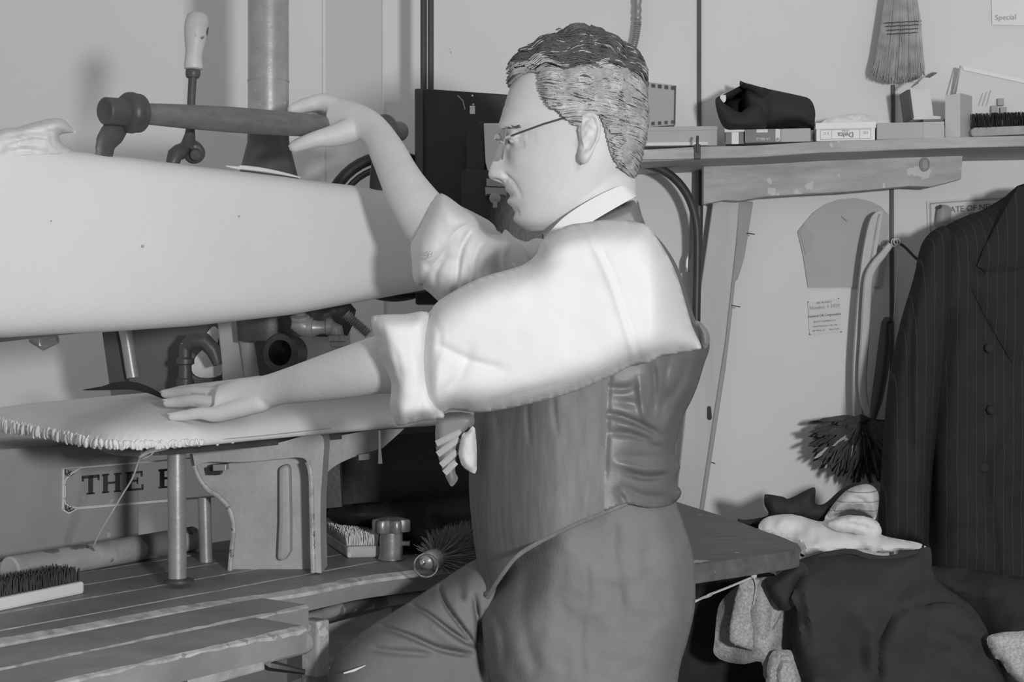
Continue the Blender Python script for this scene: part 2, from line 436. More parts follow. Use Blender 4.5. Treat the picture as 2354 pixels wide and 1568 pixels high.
# corner strips where the papered panels meet
def wstrip(name, px0, px1, py0, py1, m, th, wallf, off=0.):
    a, b_, c, d_ = wallf(px0, py1, off), wallf(px1, py1, off), wallf(px1 if name != 'x' else px1, py0, off), wallf(px0, py0, off)
    q = B(); q.prism([a, b_, c, d_], (0, -th, 0)); return q
q = B(); q.tube([V((x1, LW - .002, .2)), V((x1, LW - .002, 2.6))], .004, 8); obj('trim_1', q, M['wall'], kind='structure')
q = B(); q.tube([V((x2 + .002, wy(x2) - .001, .2)), V((x2 + .002, wy(x2) - .001, 2.6))], .004, 8); obj('trim_2', q, M['wall'], kind='structure')
# dark battens over the joints of the wall boards
def batten(name, px, wpx, y0, y1, th):
    c = WP(px, 800); h = wpx / F * c.y / 2; e = V((1, -.16, 0)).normalized()
    z0 = P(px, y1, c.y).z; z1_ = P(px, y0, c.y).z
    q = B(); q.box((c.x, c.y - th / 2, (z0 + z1_) / 2), e * h, V((.16, 1, 0)).normalized() * th / 2, (0, 0, (z1_ - z0) / 2))
    return obj(name, q, M['seam'], smooth=False, bevel=.001, kind='structure')
batten('trim_3', 1607, 9, -400, 352, .006)
batten('trim_4', 2052, 9, 196, 322, .006)
batten('trim_5', 2049, 9, 430, 1500, .006)

# ================================================================ SHELF ALONG THE WALL
DIR = V((1, -.16, 0)).normalized(); NRM = V((-.16, -1, 0)).normalized()      # along the wall, out of the wall
SZ = 1.427                                                                   # shelf top
def onwall(x, out, z): return V((x, wy(x), 0)) + NRM * out + V((0, 0, z))
sh = root('wall_shelf', onwall(.6, .1, SZ - .03), 'long rough wooden shelf on the wall carrying boxes above the knotty plank', 'shelf')
q = B(); SL = 34
top = []; bot = []
for i in range(SL + 1):
    x = .12 + (1.32 - .12) * i / SL; wob = .0025 * noise.noise(V((x * 9, 0, 3))); o_ = .205 + .004 * noise.noise(V((x * 12, 2, 0)))
    zt = SZ - .012 * (1 - sm(.1, .9, x)); th = .020 + .004 * (1 - sm(.2, .9, x))
    for (oo, zz) in ((0, zt), (o_, zt + wob), (o_ - .002, zt - th + wob), (0, zt - th)): top.append(onwall(x, oo, zz))
fs = [(i * 4 + k, i * 4 + (k + 1) % 4, i * 4 + 4 + (k + 1) % 4, i * 4 + 4 + k) for i in range(SL) for k in range(4)] + [(0, 1, 2, 3), (SL * 4 + 3, SL * 4 + 2, SL * 4 + 1, SL * 4)]
q.add(top, fs); obj('shelf_board', q, M['shelf'], sh, smooth=False, bevel=.002)
# knotty brace plank under it, on the wall, tapered lower edge
TOPZ = lambda px: None
pl = [(1617, 381), (1617, 470), (1665, 460), (1700, 462), (1760, 452), (1850, 446), (1950, 441), (2049, 432), (2090, 428), (2140, 430), (2210, 412), (2214, 350), (2100, 356), (1900, 364)]
q = B(); q.prism([WP(x, y, .085) for x, y in pl], (0, .028, 0)); bp_ = obj('brace_plank', q, M['plank'], sh, smooth=False, bevel=.003)
q = B(); c = WP(2126, 378, .089)
q.torus(c, DIR, (0, 0, 1), (.0085, .0125), .0016, 20, 6); q.ell(c, DIR * .007, V((0, 0, .011)), NRM * .002)
obj('wood_knot', q, M['boardd'], bp_)
q = B(); q.box(onwall(.335, .207, SZ - .022), DIR * .055, NRM * .004, V((0, 0, .009))); obj('edge_patch', q, M['plank'], sh, smooth=False, bevel=.001)
for px in (1657, 1683):
    pass
# wood lug left of the shelf: dark clip
q = B(); q.box(onwall(.385, .209, SZ - .018), DIR * .006, NRM * .005, V((0, 0, .014))); q.tube([onwall(.385, .205, SZ + .012), onwall(.385, .214, SZ + .004), onwall(.385, .214, SZ - .02)], .003, 8)
obj('clip', q, M['iron'], sh, bevel=.001)

# ---------------- helper: upright box standing on the shelf, by picture corners
def sbox(name, px0, px1, ytop, ybot, out, depth, m, label, cat_='box', yaw=0., group=None, lid=None, bevel=.0012):
    """cardboard box whose front face stands `out` metres from the wall"""
    d = WD((px0 + px1) / 2, out * 1.013); a = P(px0, ybot, d); b_ = P(px1, ybot, d); hgt = (ybot - ytop) / F * d
    zb = SZ + .0005 if a.z < SZ + .03 else a.z
    c = (a + b_) / 2; hw = (b_.x - a.x) / 2
    e1 = (Matrix.Rotation(yaw, 3, 'Z') @ DIR) * hw; e2 = (Matrix.Rotation(yaw, 3, 'Z') @ NRM)
    zb = c.z if False else zb
    ztop = P(px0, ytop, d).z
    cc = V((c.x, c.y, 0)) - e2 * (depth / 2) + V((0, 0, (zb + ztop) / 2))
    r = root(name, (cc.x, cc.y, zb), label, cat_, group or 'cardboard boxes on the wall shelf')
    q = B(); q.box(cc, e1, e2 * (depth / 2), (0, 0, (ztop - zb) / 2 * (.80 if lid else 1)) if False else (0, 0, (ztop - zb) / 2))
    body = obj('box_body', q, m, r, smooth=False, bevel=bevel)
    return r, body, cc, e1, e2, zb, ztop
# flat box by the man's head
zz = lambda px, out: None
r, b1, c, e1, e2, z0, z1 = sbox('garment_box', 1474, 1648, 298, 340, .16, .14, M['card'], 'low flat grey cardboard box at the left end of the shelf beside the man\'s head', yaw=.06)
q = B(); q.box(V((c.x, c.y, z1 + .002)) , e1 * 1.01, e2 * .071, (0, 0, .004)); obj('box_lid', q, M['card'], r, smooth=False, bevel=.001)
q = B(); q.box(V((c.x, c.y, z0 + .0035)) + e2 * .0735 - e1 * .1, e1 * .85, e2 * .003, (0, 0, .003)); obj('loose_paper_edge', q, M['paper'], r, smooth=False)
# box set behind the head, edged with dark tape
pc = [(1400, 178), (1555, 196), (1553, 287), (1400, 300)]
r = root('taped_carton', WP(1480, 300, .045), 'flat carton edged with dark tape leaning on the wall behind the man\'s head', 'carton')
q = B(); q.prism([WP(x, y, .05) for x, y in pc], (0, .045, 0)); cb = obj('carton_face', q, M['card'], r, smooth=False, bevel=.001)
q = B()
for i in range(10):
    a = 1408 + i * 15; f0 = (a - 1400) / 155; f1 = (a + 7 - 1400) / 155
    q.prism([WP(a, 181 + 18 * f0, .0525), WP(a + 8, 181 + 18 * f1, .0525), WP(a + 8, 189 + 18 * f1, .0525), WP(a, 189 + 18 * f0, .0525)], (0, .002, 0))
    q.prism([WP(a, 288 - 12 * f0, .0525), WP(a + 7, 288 - 12 * f1, .0525), WP(a + 7, 296 - 13 * f1, .0525), WP(a, 296 - 13 * f0, .0525)], (0, .002, 0))
q.prism([WP(1551, 197, .0525), WP(1554, 197, .0525), WP(1552, 286, .0525), WP(1549, 286, .0525)], (0, .002, 0))
obj('tape_edging', q, M['iron'], cb, smooth=False)
# pair of boxes under the dark bundle: first one dark with white label and white lid
r, b1, c, e1, e2, z0, z1 = sbox('lidded_box', 1668, 1712, 302, 331, .17, .13, M['cardd'], 'small dark box with white lid and white label strip left of the picture-label box', yaw=0)
q = B(); q.box(V((c.x, c.y, z1 + .003)) + e1 * .35 + e2 * .002, e1 * 1.45, e2 * .069, (0, 0, .005)); obj('box_lid', q, M['papere'], r, smooth=False, bevel=.001)
q = B(); q.box(V((c.x, c.y, (z0 + z1) / 2)) + e2 * .0655 + e1 * -.0, e1 * .36, e2 * .0008, (0, 0, (z1 - z0) / 2)); obj('paper_label', q, M['papere'], r, smooth=False)
r, b1, c, e1, e2, z0, z1 = sbox('labelled_box', 1714, 1862, 296, 330, .185, .13, M['card'], 'grey box under the rolled dark cloth with a dark upside down label', yaw=0)
fc = V((c.x, c.y, (z0 + z1) / 2)) + e2 * .0655
q = B(); q.box(fc - e1 * .43, e1 * .55, e2 * .0006, (0, 0, (z1 - z0) / 2 * .97)); lb = obj('printed_label', q, M['cardd'], r, smooth=False)
q = B(); q.box(fc - e1 * .48 + V((0, 0, .009)), e1 * .17, e2 * .001, (0, 0, .003)); q.box(fc - e1 * .0 + V((0, 0, .001)), e1 * .07, e2 * .001, (0, 0, .011)); q.tube([fc - e1 * .0 + V((0, 0, -.008)) - e2 * .001, fc - e1 * .0 + V((0, 0, -.008)) + e2 * .001], .0037, 12)
q.box(fc + e1 * .1, e1 * .006, e2 * .001, (0, 0, .0125))
obj('label_print', q, M['cardl'], lb, smooth=False)
text('label_lettering', 'LA BELLE', .0066, fc - e1 * .45 - V((0, 0, .0042)) + e2 * .0012, -e1, (0, 0, -1), M['cardl'], lb)
text('label_lettering', 'Luxury Fabric', .0052, fc - e1 * .47 + V((0, 0, .0035)) + e2 * .0012, -e1, (0, 0, -1), M['card'], lb)
# white box lettered Delta, upside down
r, b1, c, e1, e2, z0, z1 = sbox('lettered_box', 1878, 2010, 288, 327, .185, .14, M['papere'], 'white box with upside down lettering in a printed frame, right of the grey labelled box', yaw=0)
q = B(); q.box(V((c.x, c.y, z1 - .0005)), e1 * 1.03, e2 * .0725, (0, 0, .006)); obj('box_lid', q, M['papere'], r, smooth=False, bevel=.001)
fc = V((c.x, c.y, (z0 + z1) / 2 - .0022)) + e2 * .071
q = B(); ew = e1.length
for s in (-1, 1):
    q.box(fc + e1 * .86 * s, e1 * .005, e2 * .0006, (0, 0, .0088)); q.box(fc + e1 * .48 * s, e1 * .004, e2 * .0006, (0, 0, .0088)); q.box(fc + V((0, 0, .0088 * s)), e1 * .86, e2 * .0006, (0, 0, .0004))
obj('printed_frame', q, M['inkl'], b1, smooth=False)
text('box_lettering', 'Delta', .0135, fc + V((0, 0, .0030)) + e2 * .0012, -e1, (0, 0, -1), M['ink'], b1)
text('box_lettering', 'STYLE', .0050, fc + V((0, 0, .0078)) + e2 * .0012, -e1, (0, 0, -1), M['inkl'], b1)
text('box_lettering', '2 C', .0075, fc - e1 * .66 + V((0, 0, .004)) + e2 * .0012, -e1, (0, 0, -1), M['inkl'], b1)
text('box_lettering', '125', .0065, fc + e1 * .68 + V((0, 0, .004)) + e2 * .0012, -e1, (0, 0, -1), M['inkl'], b1)
# crumpled tissue on the white box
q = B(); inflate(q, [(1890, 287), (1905, 272), (1950, 262), (1990, 262), (2035, 280), (2070, 283), (2060, 290), (2012, 285), (1960, 290)], WD(1960, .14), .012, .012, 10, g=4, noise_amp=.006, noise_sc=14, seed=4,
                 creases=[([(1905, 268), (1945, 278), (1985, 270)], 4, .008)])
obj('tissue_paper', q, M['paper'], label='crumpled sheet of tissue paper lying on the white lettered box', cat_='paper')
# plain grey box
r, b1, c, e1, e2, z0, z1 = sbox('plain_box', 2018, 2168, 281, 322, .19, .12, M['card'], 'plain grey cardboard box with a seam between the white lettered box and the standing box', yaw=0)
q = B(); q.box(V((c.x, c.y, (z0 + z1) / 2)) + e2 * .0602 + e1 * .69, e1 * .31, e2 * .0008, (0, 0, (z1 - z0) / 2)); obj('box_sleeve', q, M['kraft'], r, smooth=False)
# small angular card carton on top, with open lid flap
r = root('open_carton', onwall(.84, .14, SZ + .037), 'small pale open carton with a curled flap standing on the plain grey box', 'carton')
q = B(); D = WD(2140, .15); q.prism([P(x, y, D) for x, y in [(2092, 204), (2138, 203), (2142, 234), (2146, 266), (2170, 268), (2170, 274), (2099, 275)]], (0, .05, 0)); obj('carton_side', q, M['cardl'], r, smooth=False, bevel=.001)
q = B(); q.prism([P(x, y, D - .003) for x, y in [(2086, 206), (2092, 206), (2101, 272), (2095, 274)]], (0, .056, 0)); obj('carton_edge', q, M['iron'], r, smooth=False)
q = B()
ar = [(2094 + 42 * t, 200 - 24 * math.sin(t * 1.9)) for t in [i / 8 for i in range(9)]]
q.prism([P(x, y, D + .02) for x, y in ar] + [P(x + 1, y + 2.0, D + .02) for x, y in reversed(ar)], (0, -.05, 0)); obj('carton_flap', q, M['card'], r, smooth=True)
q = B(); q.box(onwall(.835, .12, SZ + .0385), DIR * .035, NRM * .045, V((0, 0, .0018))); obj('paper_slip', q, M['ink'], r, smooth=False)
# tall standing box, corner towards camera
D = WD(2200, .19); a = P(2172, 314, D + .015); b_ = P(2207, 318, D - .012); c_ = P(2234, 314, D + .02)
zt, zb = P(2207, 214, D - .012).z, SZ + .001
r = root('standing_box', (b_.x, b_.y, zb), 'tall narrow pale box standing on end with its corner towards the viewer', 'box')
q = B(); pts = [V((a.x, a.y, zb)), V((b_.x, b_.y, zb)), V((c_.x, c_.y, zb)), V((a.x + c_.x - b_.x, a.y + c_.y - b_.y, zb))]
q.prism(pts, (0, 0, zt - zb)); obj('box_body', q, M['cardl'], r, smooth=False, bevel=.001)
q = B(); n2 = (V((c_.x, c_.y, 0)) - V((b_.x, b_.y, 0))).normalized(); o2 = V((n2.y, -n2.x, 0)) * .0006
q.prism([V((b_.x, b_.y, zb)) + o2, V((c_.x, c_.y, zb)) + o2, V((c_.x, c_.y, zt)) + o2, V((b_.x, b_.y, zt)) + o2], -o2 * .9); obj('box_side_label', q, M['card'], r, smooth=False)
# tilted card against wall
r = root('price_card', WP(2260, 300, .06), 'large pale card leaning tilted against the wall behind the shelf brush', 'card')
q = B(); q.prism([WP(x, y, .05) for x, y in [(2209, 151), (2420, 196), (2400, 322), (2190, 322), (2186, 290)]], (0, .004, 0)); cb = obj('card_sheet', q, M['paper'], r, smooth=False)
q = B(); q.prism([WP(x, y, .053) for x, y in [(2212, 152), (2420, 196), (2419, 205), (2215, 161)]], (0, .002, 0)); obj('card_border', q, M['papere'], cb, smooth=False)
q = B(); q.prism([WP(x, y, .053) for x, y in [(2207, 151), (2210, 151), (2193, 214), (2190, 214)]], (0, .002, 0))
for i in range(3): q.prism([WP(x, y, .0525) for x, y in [(2277 - i * 9, 208 + i * 3), (2278 - i * 9, 208 + i * 3), (2268 - i * 9, 243), (2267 - i * 9, 243)]], (0, .002, 0))
obj('card_ruling', q, M['inkl'], cb, smooth=False, kind='stuff')
for px, py in ((2285, 252), (2306, 255), (2300, 235)):
    q = B(); q.box(WP(px, py, .058), DIR * .006, NRM * .004, V((0, 0, .007))); obj('wooden_peg', q, M['boardd'], r, smooth=False, bevel=.001)
# brush on shelf, bristles up
r = root('shelf_brush', P(2290, 313, WD(2290, .18)), 'dark bristled clothes brush lying bristles up at the right end of the shelf', 'brush')
D = WD(2290, .185)
q = B(); q.prism([P(x, y, D) for x, y in [(2232, 300), (2240, 293), (2450, 285), (2450, 305), (2240, 314), (2234, 312)]], (0, .05, 0)); obj('brush_back', q, M['boardd'], r, smooth=False, bevel=.003)
q = B(); rnd = random.Random(3)
for i in range(620):
    x = 2236 + rnd.random() * 210; y0 = 296 - (x - 2240) * .04; dd = D + rnd.random() * .05
    b0 = P(x, y0, dd); sl = (x - 2330) / 100 * .004
    q.tube([b0, b0 + V((sl + rnd.uniform(-.004, .004), rnd.uniform(-.003, .003), .025 + rnd.random() * .004))], [.0011, .0005], 3, caps=False)
obj('bristles', q, M['bristled'], r, kind='stuff')

# rolled dark cloth on the shelf
r = root('cloth_roll', P(1755, 297, WD(1755, .13)), 'rolled dark cloth bundle open at its left end, lying on the boxes', 'cloth')
D = WD(1755, .12)
q = B(); inflate(q, [(1700, 192), (1712, 190), (1760, 203), (1830, 218), (1862, 228), (1874, 255), (1873, 285), (1878, 299), (1820, 296), (1770, 300), (1720, 300), (1712, 270)], D, .06, .06, 45, g=5,
                 creases=[([(1752, 210), (1765, 250), (1758, 295)], 5, .008), ([(1770, 296), (1820, 286), (1870, 292)], 7, .02)], noise_amp=.003, noise_sc=40)
obj('rolled_layer', q, M['mcloth'], r)
q = B()
mouth = [(1648, 226), (1668, 215), (1700, 198), (1712, 192), (1742, 212), (1756, 245), (1758, 275), (1750, 296), (1700, 300), (1665, 288), (1650, 255)]
mc = cat(mouth, 4, True); n = len(mc)
vs1 = [P(x, y, D - .035 - .03 * math.sin(i / n * 6.28)) for i, (x, y) in enumerate(mc)]
cx_, cy_ = 1708, 252
vs2 = [P(cx_ + (x - cx_) * .80 + 4, cy_ + (y - cy_) * .78, D - .02 - .02 * math.sin(i / n * 6.28)) for i, (x, y) in enumerate(mc)]
vs3 = [P(cx_ + (x - cx_) * .55 + 20, cy_ + (y - cy_) * .5, D + .05) for x, y in mc]
vs0 = [v + V((.05, .05, 0)) for v in vs1]
fs = []
for L in range(3):
    for i in range(n): fs.append((L * n + i, L * n + (i + 1) % n, (L + 1) * n + (i + 1) % n, (L + 1) * n + i))
fs.append(tuple(3 * n + i for i in range(n)))
q.add(vs0 + vs1 + vs2 + vs3, fs); obj('roll_mouth', q, M['dcloth'], r, auto=False)
q = B(); inflate(q, [(1644, 232), (1652, 224), (1668, 240), (1700, 258), (1714, 250), (1745, 232), (1760, 260), (1762, 290), (1750, 300), (1700, 298), (1668, 296), (1652, 270)], D - .05, .02, .02, 14, g=5, noise_amp=.004, noise_sc=25)
obj('folded_flap', q, M['mcloth'], r)
q = B(); inflate(q, [(1655, 222), (1667, 215), (1669, 230), (1662, 236)], D - .045, .002, .003, 4, g=2); obj('white_tag', q, M['papere'], r)

# ---------------- whisk broom hanging head down
r = root('hanging_broom', WP(2068, 100, .03), 'straw broom hanging head down on the wall above the shelf', 'broom')
D = WD(2068, .045); rnd = random.Random(5); q = B()
for i in range(2600):
    u = rnd.uniform(-1, 1); v = rnd.uniform(-1, 1) * math.sqrt(1 - u * u * .8)
    x0 = 2070 + u * 24; x1_ = 2071 + u * 45; x2_ = 2065 + u * 58 + rnd.uniform(-4, 4)
    ln = 186 - 16 * abs(u) ** 2.5 + rnd.uniform(-14, 5)
    pts = [P(x0, -90, D + v * .012), P(x1_, 50, D + v * .02), P((x1_ + x2_) / 2 + rnd.uniform(-1, 1), 120, D + v * .022), P(x2_, ln, D + v * .026 - .0)]
    q.tube(pts, [.0010, .0010, .0009, .0005], 3, caps=False)
obj('straw_head', q, M['straw'], r, kind='stuff')
for k, y in enumerate((51, 59, 68, 77)):
    q = B(); n = 40; pts = []
    for i in range(n + 1):
        a = 2 * math.pi * i / n; x = 2071 + 46.5 * math.cos(a); pts.append(P(x, y + .5 * math.sin(i * 2.1) - (x - 2071) * .06, D - .0225 * math.sin(a)))
    q.tube(pts, .0012, 5); obj('binding_twine', q, M['thread'], r)

# papers and cards on the wall
def wsheet(name, poly, m, off=.004, parent=None, th=.002, **kw):
    q = B(); q.prism([WP(x, y, off) for x, y in poly], (0, th, 0)); return obj(name, q, m, parent, smooth=False, **kw)
r = root('corner_notice', WP(2320, 50), 'pale paper pinned to the wall at the upper right corner', 'paper')
s = wsheet('paper_sheet', [(2279, -30), (2420, -40), (2420, 60), (2281, 57)], M['papere'], parent=r)
text('faint_writing', 'Special', .015, WP(2287, 46, .006), DIR, (0, 0, 1), M['card'], s, align='LEFT')
# certificate
r = root('certificate', WP(2230, 520), 'framed-border certificate headed with state lettering, half hidden by the jacket', 'certificate')
s = wsheet('certificate_sheet', [(2130, 462), (2420, 440), (2420, 640), (2138, 640)], M['paper'], parent=r)
q = B()
def wl(q, a, b_, wpx, off=.0055):
    (x, y), (X, Y) = a, b_; L = math.hypot(X - x, Y - y); nx, ny = -(Y - y) / L * wpx / 2, (X - x) / L * wpx / 2
    q.prism([WP(x + nx, y + ny, off), WP(X + nx, Y + ny, off), WP(X - nx, Y - ny, off), WP(x - nx, y - ny, off)], (0, .0012, 0))
wl(q, (2138, 468), (2420, 447), 3.5); wl(q, (2139, 468), (2141, 640), 3.5); wl(q, (2190, 506), (2260, 500), 1); obj('printed_border', q, M['inkl'], s, smooth=False)
text('certificate_lettering', 'STATE OF NEW YORK', .0165, WP(2165, 490, .006), DIR + V((0, 0, .07)), (0, 0, 1), M['ink'], s, align='LEFT', sx=.92)
q = B(); q.torus(WP(2236, 500, .0058), DIR, (0, 0, 1), .010, .0008, 20, 4); obj('certificate_seal', q, M['inkl'], s)
# wooden peg on the certificate
r = root('hanging_strap', WP(2172, 475, .01), 'short brown strap hanging from a hook over the certificate', 'strap')
q = B(); inflate(q, [(2158, 474), (2172, 471), (2186, 478), (2186, 505), (2182, 560), (2150, 560), (2152, 510)], WD(2170, .02), .008, .004, 8, g=4); obj('strap_leather', q, M['boardd'], r)
q = B(); q.tube([WP(2155, 478, .0), WP(2160, 477, .03), WP(2163, 472, .03)], .003, 8); obj('hook', q, M['iron'], r)
# notice
r = root('small_notice', WP(1896, 765), 'small printed notice pinned to the wall below the rounded pattern card', 'notice')
s = wsheet('notice_sheet', [(1857, 694), (1929, 684), (1936, 762), (1861, 769)], M['paper'], parent=r)
nd = DIR + V((0, 0, .09))
for (tx, ty, sz, st, ln, mm) in ((1895, 697, .0055, 'FIRE BLANKET', 0, 'inkl'), (1896, 709, .0105, 'Number 1-1939', 0, 'inkl'), (1896, 727, .0072, 'General Oil Corporation', 0, 'ink'), (1896, 740, .0055, 'READY NUMBER 411', 0, 'inkl'),
                             (1897, 750, .0048, 'Equal Protection to the City', 0, 'inkl'), (1898, 760, .0052, '100 Water St.      New York', 0, 'inkl')):
    text('notice_lettering', st, sz, WP(tx, ty, .006), nd, (0, 0, 1), M[mm], s, sx=.88)
q = B()
for a in (((1857, 696), (1859, 693)), ): pass
for px, py in ((1858, 694), (1928, 686), (1934, 763), (1862, 769)): q.ell(WP(px, py, .006), DIR * .0012, V((0, 0, .0012)), NRM * .001, 8)
obj('notice_pins', q, M['ink'], s, kind='stuff')
# pattern card: rounded head, hanging
r = root('pattern_card', WP(1940, 660), 'rounded brown tailor\'s pattern card hanging on the wall under the plank', 'pattern card')
poly = [(1858, 661), (1847, 590), (1834, 532), (1849, 513), (1870, 488), (1900, 468), (1930, 458), (1965, 455), (2000, 462), (2025, 474), (2043, 494), (2043, 530), (2036, 600), (2025, 660)]
s = wsheet('card_panel', poly, M['kraft'], .006, r, .004)
wsheet('pale_patch', [(1838, 531), (1849, 514), (1856, 530), (1868, 534), (1871, 548), (1862, 575), (1852, 585)], M['card'], .0085, s, .002)
q = B(); q.tube([WP(1935, 497, .010), WP(1948, 509, .012)], .0009, 6); obj('bright_pin', q, M['chrome'], s)

# two leaning boards right behind the man
r = root('leaning_board', WP(1600, 1180, .1), 'long pale board leaning on the wall below the plank, directly behind the man\'s back', 'board')
q = B(); D = WD(1640, .05)
a = [(1640, 459), (1700, 463), (1692, 560), (1668, 780), (1640, 960), (1602, 1215), (1548, 1215), (1575, 960), (1606, 700)]
q.prism([P(x, y, D) for x, y in a], (0, .02, 0)); obj('plank_face', q, M['board'], r, smooth=False, bevel=.002)
q = B(); q.tube([P(1642, 470, D - .006), P(1640, 461, D - .008), P(1650, 457, D - .008), P(1690, 460, D - .006)], .004, 8); obj('rolled_edge', q, M['board'], r)
q = B(); q.tube([P(1630, 938, D - .001), P(1631, 960, D - .001)], [.004, .005], 8, round_ends=True); obj('dark_gouge', q, M['iron'], r)
r = root('edge_board', WP(1690, 1180, .07), 'darker narrow board leaning just right of the pale board behind the man', 'board')
q = B(); a = [(1699, 462), (1732, 464), (1712, 590), (1697, 640), (1690, 648), (1682, 730), (1668, 850), (1640, 1030), (1612, 1215), (1602, 1215), (1640, 960), (1668, 780), (1692, 560)]
q.prism([P(x, y, WD(1670, .045)) for x, y in a], (0, .018, 0)); obj('plank_face', q, M['boardd'], r, smooth=False, bevel=.002)
for (x, y, X, Y) in ((1718, 536, 1735, 539), (1682, 702, 1702, 706), (1630, 1061, 1644, 1066)):
    q = B(); q.tube([WP(x, y, .045), WP(X, Y, .047)], .0011, 6); obj('nail', q, M['iron'], r)

# long curved wooden rule (hip curve) hanging
r = root('curved_rule', WP(1990, 1070, .05), 'long curved pale wooden rule hanging on the wall left of the jacket', 'ruler')
L_ = cat([(2024, 483), (2003, 500), (1988, 560), (1977, 640), (1967, 760), (1962, 860), (1963, 940), (1972, 1020), (1985, 1068), (1993, 1077)], 5)
R_ = cat([(2030, 487), (2028, 500), (2012, 600), (1998, 700), (1990, 800), (1987, 880), (1990, 960), (1999, 1030), (2002, 1066), (1995, 1077)], 5)
D = WD(1985, .065)
q = B()
for i in range(len(L_) - 1):
    q.hexa([P(L_[i][0], L_[i][1], D), P(R_[i][0], R_[i][1], D), P(R_[i][0], R_[i][1], D) + V((0, .012, 0)), P(L_[i][0], L_[i][1], D) + V((0, .012, 0)),
            P(L_[i + 1][0], L_[i + 1][1], D), P(R_[i + 1][0], R_[i + 1][1], D), P(R_[i + 1][0], R_[i + 1][1], D) + V((0, .012, 0)), P(L_[i + 1][0], L_[i + 1][1], D) + V((0, .012, 0))])
obj('rule_blade', q, M['board'], r, smooth=False)
q = B(); C_ = [((a[0] + b_[0] * 2) / 3, (a[1] + b_[1] * 2) / 3) for a, b_ in zip(L_, R_)][4:-4]
q.tube([P(x, y, D - .001) for x, y in C_], .0018, 6); obj('carved_line', q, M['plank'], r)
# bent wooden hanger
r = root('bent_hanger', WP(2055, 620, .06), 'bent wood coat hanger hanging from a string knot between rule and jacket', 'hanger')
q = B(); D = WD(2040, .085)
pts = cat([(2048, 562), (2030, 585), (2010, 610), (1997, 640), (1992, 700), (1988, 780), (1983, 860), (1986, 920), (2003, 960), (2026, 978)], 5)
q.tube([P(x, y, D) for x, y in pts], [.006 + .003 * math.sin(i / len(pts) * 3.1) for i in range(len(pts))], 8, flat=.6); obj('wooden_bow', q, M['board'], r)
q = B(); q.tube([P(x, y, D) for x, y in cat([(2048, 560), (2060, 556), (2080, 568), (2104, 592), (2140, 620)], 5)], .0028, 8); obj('wire_arm', q, M['iron'], r)
q = B(); q.torus(P(2062, 556, D - .003), (1, 0, 0), (0, 0, 1), .006, .0015); q.torus(P(2056, 558, D - .004), (.7, .3, .7), (-.5, 0, .7), .007, .0012)
q.tube([P(x, y, D) for x, y in cat([(2062, 560), (2066, 590), (2060, 660), (2055, 740)], 5)], .0014, 6); obj('string_knot', q, M['string'], r)
# feather duster
r = root('feather_duster', WP(1960, 1100, .08), 'feather duster hanging handle up with a dark turned handle and bushy dark feathers', 'duster')
D = WD(2020, .10)
hp = [(2044, 730, .0085), (2043, 737, .011), (2036, 742, .0085), (2034, 790, .0125), (2026, 860, .013), (2016, 920, .011), (2004, 970, .006)]
q = B(); q.tube([P(x, y, D) for x, y, _ in hp], [r_ for _, _, r_ in hp], 14); obj('duster_handle', q, M['iron'], r)
rnd = random.Random(11); q1 = B(); q2 = B()
for i in range(900):
    a = rnd.uniform(-1.25, 1.0); ln = rnd.uniform(60, 150); x0, y0 = 1985 + rnd.uniform(-14, 22), 985 + rnd.uniform(-20, 25)
    ang = math.pi * .62 + a * 1.25; x1_ = x0 + ln * math.cos(ang) * .85; y1_ = y0 + ln * math.sin(ang) * .8 if math.sin(ang) > 0 else y0 + ln * math.sin(ang) * .35
    dz = rnd.uniform(-.05, .06); t = q2 if (rnd.random() < .05) else q1
    mid = P((x0 + x1_) / 2 + rnd.uniform(-8, 8), (y0 + y1_) / 2 - 6, D + dz * .7)
    e_ = P(x1_, min(y1_, 1112), D + dz)
    t.tube([P(x0, y0, D + dz * .2), mid, e_ + (mid - e_) * .15, e_], [.0015, .0060, .0035, .0005], 5, flat=.25)
obj('dark_feathers', q1, M['feather'], r, kind='stuff'); obj('pale_feathers', q2, M['cast'], r, kind='stuff')

# curved hose on the wall behind the head + conduit down
r = root('steam_hose', WP(1590, 600, .03), 'black hose looping from behind the man\'s head down beside the dark upright', 'hose')
q = B(); pts = cat([(1380, 372), (1450, 374), (1510, 386), (1552, 412), (1582, 452), (1598, 500), (1603, 560), (1601, 700), (1599, 800)], 6); q.tube([WP(x, y, .10) for x, y in pts], .0085, 12); obj('hose_bend', q, M['hose'], r)
r = root('wall_conduit', WP(1605, 740, .03), 'dark upright pipe on the wall joint beneath the shelf left of the leaning boards', 'pipe')
q = B(); q.tube([WP(1608, 383, .03), WP(1606, 520, .03), WP(1599, 760, .03), WP(1596, 850, .03)], .0085, 12); obj('pipe_run', q, M['iron'], r)
r = root('metal_strap', WP(1586, 560, .05), 'narrow worn metal strap hanging left of the dark upright pipe', 'strap')
q = B(); q.tube([WP(x, y, .055) for x, y in cat([(1590, 490), (1588, 540), (1586, 580), (1580, 600), (1580, 625)], 4)], [.004] * 16 + [.006], 8, flat=.5); obj('strap_blade', q, M['steel'], r)
# flexible armoured cable
r = root('armoured_cable', WP(1462, 60, .03), 'ribbed armoured cable coming down the wall above the man\'s head', 'cable')
q = B(); pts = cat([(1478, -900), (1470, -300), (1466, 20), (1465, 60), (1458, 100), (1445, 135), (1425, 165), (1405, 200), (1398, 260), (1398, 330)], 24); q.tube([WP(x, y, .03) for x, y in pts], [.0075 + .0012 * math.sin(i * 2.1) for i in range(len(pts))], 10); obj('cable_armour', q, M['steel'], r)
